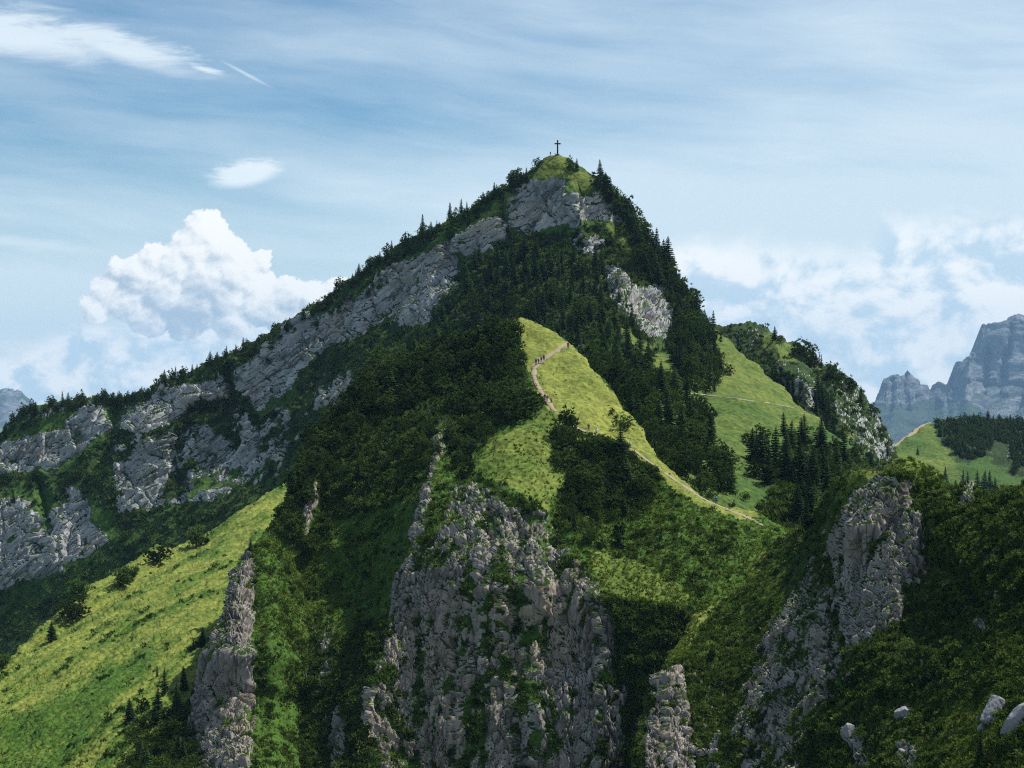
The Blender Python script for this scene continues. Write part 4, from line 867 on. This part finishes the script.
boulder(995, 716, 26, 34, 'pale grey boulder with a pointed top, left of two at the lower right', 4, 20)
boulder(1024, 720, 34, 52, 'large pale grey boulder cut by the right edge of the photo', 9, -20)
boulder(984, 729, 10, 10, 'small stone lying at the left foot of the pointed boulder', 14, 0)
boulder(905, 714, 16, 12, 'pale stone outcrop alone in the grass left of the big boulders', 19, 10)
boulder(848, 733, 14, 18, 'grey block at the bottom, left one of the outcrop stones', 23, 5)
boulder(861, 742, 12, 15, 'grey block at the bottom, right one of the outcrop stones', 27, -15)
# ------------------------------------------------------------------ trails
M_path = flat_mat('trodden_earth', (.27, .225, .16), var=.4, sc=1.2); M_log = flat_mat('weathered_wood', (.22, .18, .13), sc=4)
def trail(src, line, w, lab=None, n=160, lift=.10):
    pts = np.array(line, float); seg = np.hypot(*np.diff(pts, axis=0).T); t = np.r_[0, np.cumsum(seg)]; tt = np.linspace(0, t[-1], n)
    X = np.interp(tt, t, pts[:, 0]); Y = np.interp(tt, t, pts[:, 1])
    C = np.array([at(src, a, b)[0] for a, b in zip(X, Y)])
    ker = np.hanning(11); ker /= ker.sum(); C = np.stack([np.convolve(np.pad(C[:, i], 5, mode='edge'), ker, 'valid') for i in range(3)], 1)
    T = np.gradient(C, axis=0); T[:, 2] = 0; T = np.where(np.linalg.norm(T, axis=1)[:, None] < 1e-4, C[-1:]-C[:1], T); T[:, 2] = 0; T /= np.linalg.norm(T, axis=1)[:, None]; S_ = np.stack([-T[:, 1], T[:, 0], T[:, 2]*0], 1)
    wv_ = w*(1+.8*fbm(C/3.5, 3))[:, None]; rows = []
    for f in np.linspace(-1, 1, 7):
        q = C + S_*wv_*f*.5; q[:, 2] += lift*(1-abs(f)**3*1.6) + fbm(q/.7, 2)*.05; rows.append(q)
    g = np.stack(rows, 0); idx = np.arange(7*n).reshape(7, n)
    me = link_mesh('path', g.reshape(-1, 3), np.stack([idx[:-1, :-1], idx[:-1, 1:], idx[1:, 1:], idx[1:, :-1]], -1).reshape(-1), 4, [M_path], smooth=True)
    tag(new_obj('path', me), kind='structure'); return C
trail('knoll', [(568, 342), (563, 348), (555, 353), (545, 359), (535, 366), (533, 374), (537, 384), (543, 394), (550, 404), (560, 416), (576, 427), (590, 433), (604, 439), (620, 444), (634, 450), (650, 462), (664, 472), (680, 483), (700, 497), (722, 507), (745, 516), (765, 526)], 1.3)
trail('mountain', [(688, 393), (715, 396), (745, 400), (775, 404), (794, 408)], .9, lift=.2)
trail('wooded_hill', [(893, 447), (903, 440), (914, 432), (924, 425), (932, 422)], .8, lift=.1)
# log steps on the steepest part of the path
st = bpy.data.objects.new('log_steps', None); SC.collection.objects.link(st)
a0 = at('knoll', 536, 380)[0]; st.location = a0
for i in range(11):
    f = i/10; p = at('knoll', 533.4 + f*f*7.5, 369 + f*21)[0]
    v = []; 
    for (dx, dy, dz) in [(x, y, z) for x in (-.62, .62) for y in (-.12, .12) for z in (-.12, .09)]: v.append((p[0]-a0[0]+dx, p[1]-a0[1]+dy, p[2]-a0[2]+dz))
    me = link_mesh('step', np.array(v), [0, 1, 3, 2, 4, 6, 7, 5, 0, 4, 5, 1, 2, 3, 7, 6, 0, 2, 6, 4, 1, 5, 7, 3], 4, [M_log]); new_obj('step', me, st)
tag(st, 'flight of wooden log steps on the steep bend of the path', 'steps')
# ------------------------------------------------------------------ summit cross
M_cross = flat_mat('dark_timber', (.035, .03, .03), sc=2)
def beam(nm, parent, x0, x1, y0, y1, z0, z1, taper=1.0):
    import bmesh
    bm = bmesh.new(); bmesh.ops.create_cube(bm, size=1)
    for v in bm.verts:
        k_ = taper if v.co.z > 0 else 1
        v.co = ((x0+x1)/2 + v.co.x*(x1-x0)*k_, (y0+y1)/2 + v.co.y*(y1-y0)*k_, (z0+z1)/2 + v.co.z*(z1-z0))
    bmesh.ops.bevel(bm, geom=bm.edges[:], offset=.03, segments=1, affect='EDGES')
    me = bpy.data.meshes.new(nm); bm.to_mesh(me); bm.free(); me.materials.append(M_cross); return new_obj(nm, me, parent)
s_ = SURF['mountain']; sel = np.abs(s_['u']-557.5) < 1.2; top = s_['P'][sel][np.argmin(s_['v'][sel])]
cr = bpy.data.objects.new('summit_cross', None); SC.collection.objects.link(cr); cr.location = (557.6/F*top[1]-512/F*top[1], top[1]+.3, top[2]-.2); cr.rotation_euler = (0, 0, RAD(8))
U_ = top[1]/F
beam('upright', cr, -.36, .36, -.3, .3, -1, 15.2*U_, .8); beam('crossbar', cr, -3.1*U_, 3.1*U_, -.22, .22, 11.0*U_, 12.3*U_); beam('foot_block', cr, -.8, .8, -.8, .8, -.6, .55)
tag(cr, 'tall dark wooden cross standing on the grassy summit', 'cross')
# ------------------------------------------------------------------ hikers
SKIN = flat_mat('skin', (.45, .28, .20), var=.1)
CLO = {n_: flat_mat('cloth_'+n_, c_, var=.12) for n_, c_ in dict(red=(.70, .02, .02), navy=(.02, .03, .09), white=(.8, .8, .8), pink=(.80, .16, .22), black=(.015, .015, .018), grey=(.16, .16, .18), sky=(.35, .70, .80), blue=(.06, .14, .50), beige=(.38, .32, .25), maroon=(.16, .03, .04), hair=(.03, .02, .015), denim=(.06, .09, .16)).items()}
def skinmesh(nm, verts, edges, rad, m, parent, root=0):
    me = bpy.data.meshes.new(nm); me.from_pydata(verts, edges, []); me.materials.append(m); o = new_obj(nm, me, parent)
    md = o.modifiers.new('s', 'SKIN'); md.use_smooth_shade = True
    for i, rr in enumerate(rad):
        me.skin_vertices[0].data[i].radius = (rr*1.2, rr*1.0) if not isinstance(rr, tuple) else (rr[0]*1.15, rr[1]*1.15); me.skin_vertices[0].data[i].use_root = (i == root)
    o.modifiers.new('d', 'SUBSURF').levels = 1; o.modifiers['d'].render_levels = 1; return o
def person(src, px, py, shirt, legs, label, group=None, face=0.0, h=1.75, stride=.18, arm=.25, pos=None, hat=None):
    p = at(src, px, py)[0] if pos is None else pos; s = h/1.75
    e = bpy.data.objects.new('person', None); SC.collection.objects.link(e); e.location = (p[0], p[1]-.15, p[2]+.06); e.rotation_euler = (0, 0, face); e.scale = (s, s, s)
    st_ = stride; A = arm
    J = [(0, 0, .95), (0, 0, 1.15), (0, .02, 1.38), (0, .01, 1.50), (0, -.01, 1.60), (0, -.01, 1.72),
         (.10, 0, .90), (.11, -st_*.5-.03, .50), (.11, -st_, .09), (.11, -st_-.14, .04), (-.10, 0, .90), (-.11, st_*.4-.05, .50), (-.11, st_, .09), (-.11, st_-.14, .04),
         (.19, .01, 1.40), (.25, .04+A*.2, 1.13), (.26, -.12-A*.3, .95), (.25, -.2-A*.3, .90), (-.19, .01, 1.40), (-.25, .04, 1.13), (-.26, -.10, .92), (-.25, -.16, .86)]
    E = [(0, 1), (1, 2), (2, 3), (3, 4), (4, 5), (0, 6), (6, 7), (7, 8), (8, 9), (0, 10), (10, 11), (11, 12), (12, 13), (2, 14), (14, 15), (15, 16), (16, 17), (2, 18), (18, 19), (19, 20), (20, 21)]
    Rr = [(.15, .11), (.13, .10), (.15, .10), .055, (.085, .10), (.07, .085), .09, .06, .04, .045, .09, .06, .04, .045, .06, .043, .032, .04, .06, .043, .032, .04]
    skinmesh('body', J, E, Rr, SKIN, e)
    skinmesh('jacket', [J[0], J[1], J[2], J[14], J[15], J[16], J[18], J[19], J[20]], [(0, 1), (1, 2), (2, 3), (3, 4), (4, 5), (2, 6), (6, 7), (7, 8)], [(.175, .135), (.16, .13), (.175, .13), .078, .06, .048, .078, .06, .048], CLO[shirt], e)
    skinmesh('trousers', [(0, 0, .96), J[6], J[7], (J[8][0], J[8][1], .14), J[10], J[11], (J[12][0], J[12][1], .14)], [(0, 1), (1, 2), (2, 3), (0, 4), (4, 5), (5, 6)], [(.165, .13), .108, .08, .06, .108, .08, .06], CLO[legs], e)
    skinmesh('hair', [(0, .02, 1.64), (0, .01, 1.73)], [(0, 1)], [(.095, .11), (.075, .09)], CLO[hat or 'hair'], e)
    tag(e, label, 'person', group)
person('knoll', 568, 349, 'red', 'black', 'hiker in a red top standing highest on the knoll path', face=2.9, h=1.85)
person('knoll', 565, 353, 'sky', 'beige', 'small hiker in pale blue just below the one in red', h=1.3, face=.3)
person('knoll', 536.5, 365, 'black', 'black', 'hiker all in black, leftmost of the group at the path bend', h=1.8, face=.4)
person('knoll', 539, 363.5, 'white', 'navy', 'hiker in a pale shirt, second from the left in the group at the bend', face=-.4, h=1.8)
person('knoll', 541.5, 363, 'grey', 'black', 'hiker in grey, second from the right in the group at the bend', face=.2)
person('knoll', 544, 362, 'navy', 'navy', 'hiker in dark blue, rightmost of the group at the path bend', face=.8, h=1.85)
person('knoll', 545, 401, 'black', 'maroon', 'hiker in a black jacket and dark red trousers below the steps', h=1.85)
person('knoll', 547.5, 402, 'navy', 'beige', 'hiker in navy with pale trousers between the black jacket and the pink one', h=1.8)
person('knoll', 551, 404, 'pink', 'maroon', 'hiker in a pink top, lowest of the three below the steps', h=1.7)
person('knoll', 588.5, 431, 'grey', 'denim', 'hiker in grey emerging behind the pointed pine, left one of two', h=1.85)
person('knoll', 596, 436, 'white', 'sky', 'hiker in white with light trousers walking past the dark clump', h=1.85, hat='beige')
person('knoll', 630, 449, 'white', 'grey', 'hiker with a white top alone above the middle of the ridge path', h=1.8, hat='maroon')
person('knoll', 716, 504, 'blue', 'black', 'hiker in a blue jacket on the lower ridge path', h=1.9)
person('knoll', 730, 510, 'maroon', 'black', 'hiker in dark clothes, last on the lower ridge path', h=1.85)
person('mountain', 551, 157.5, 'grey', 'black', 'hiker in dark clothes sitting out left of the summit cross', pos=(top[0]-3.1, top[1]+.2, top[2]-.4), h=2.0)
person('mountain', 555.5, 157.5, 'black', 'black', 'short dark figure right at the foot of the summit cross', pos=(top[0]-.9, top[1]+.1, top[2]-.5), h=1.4)
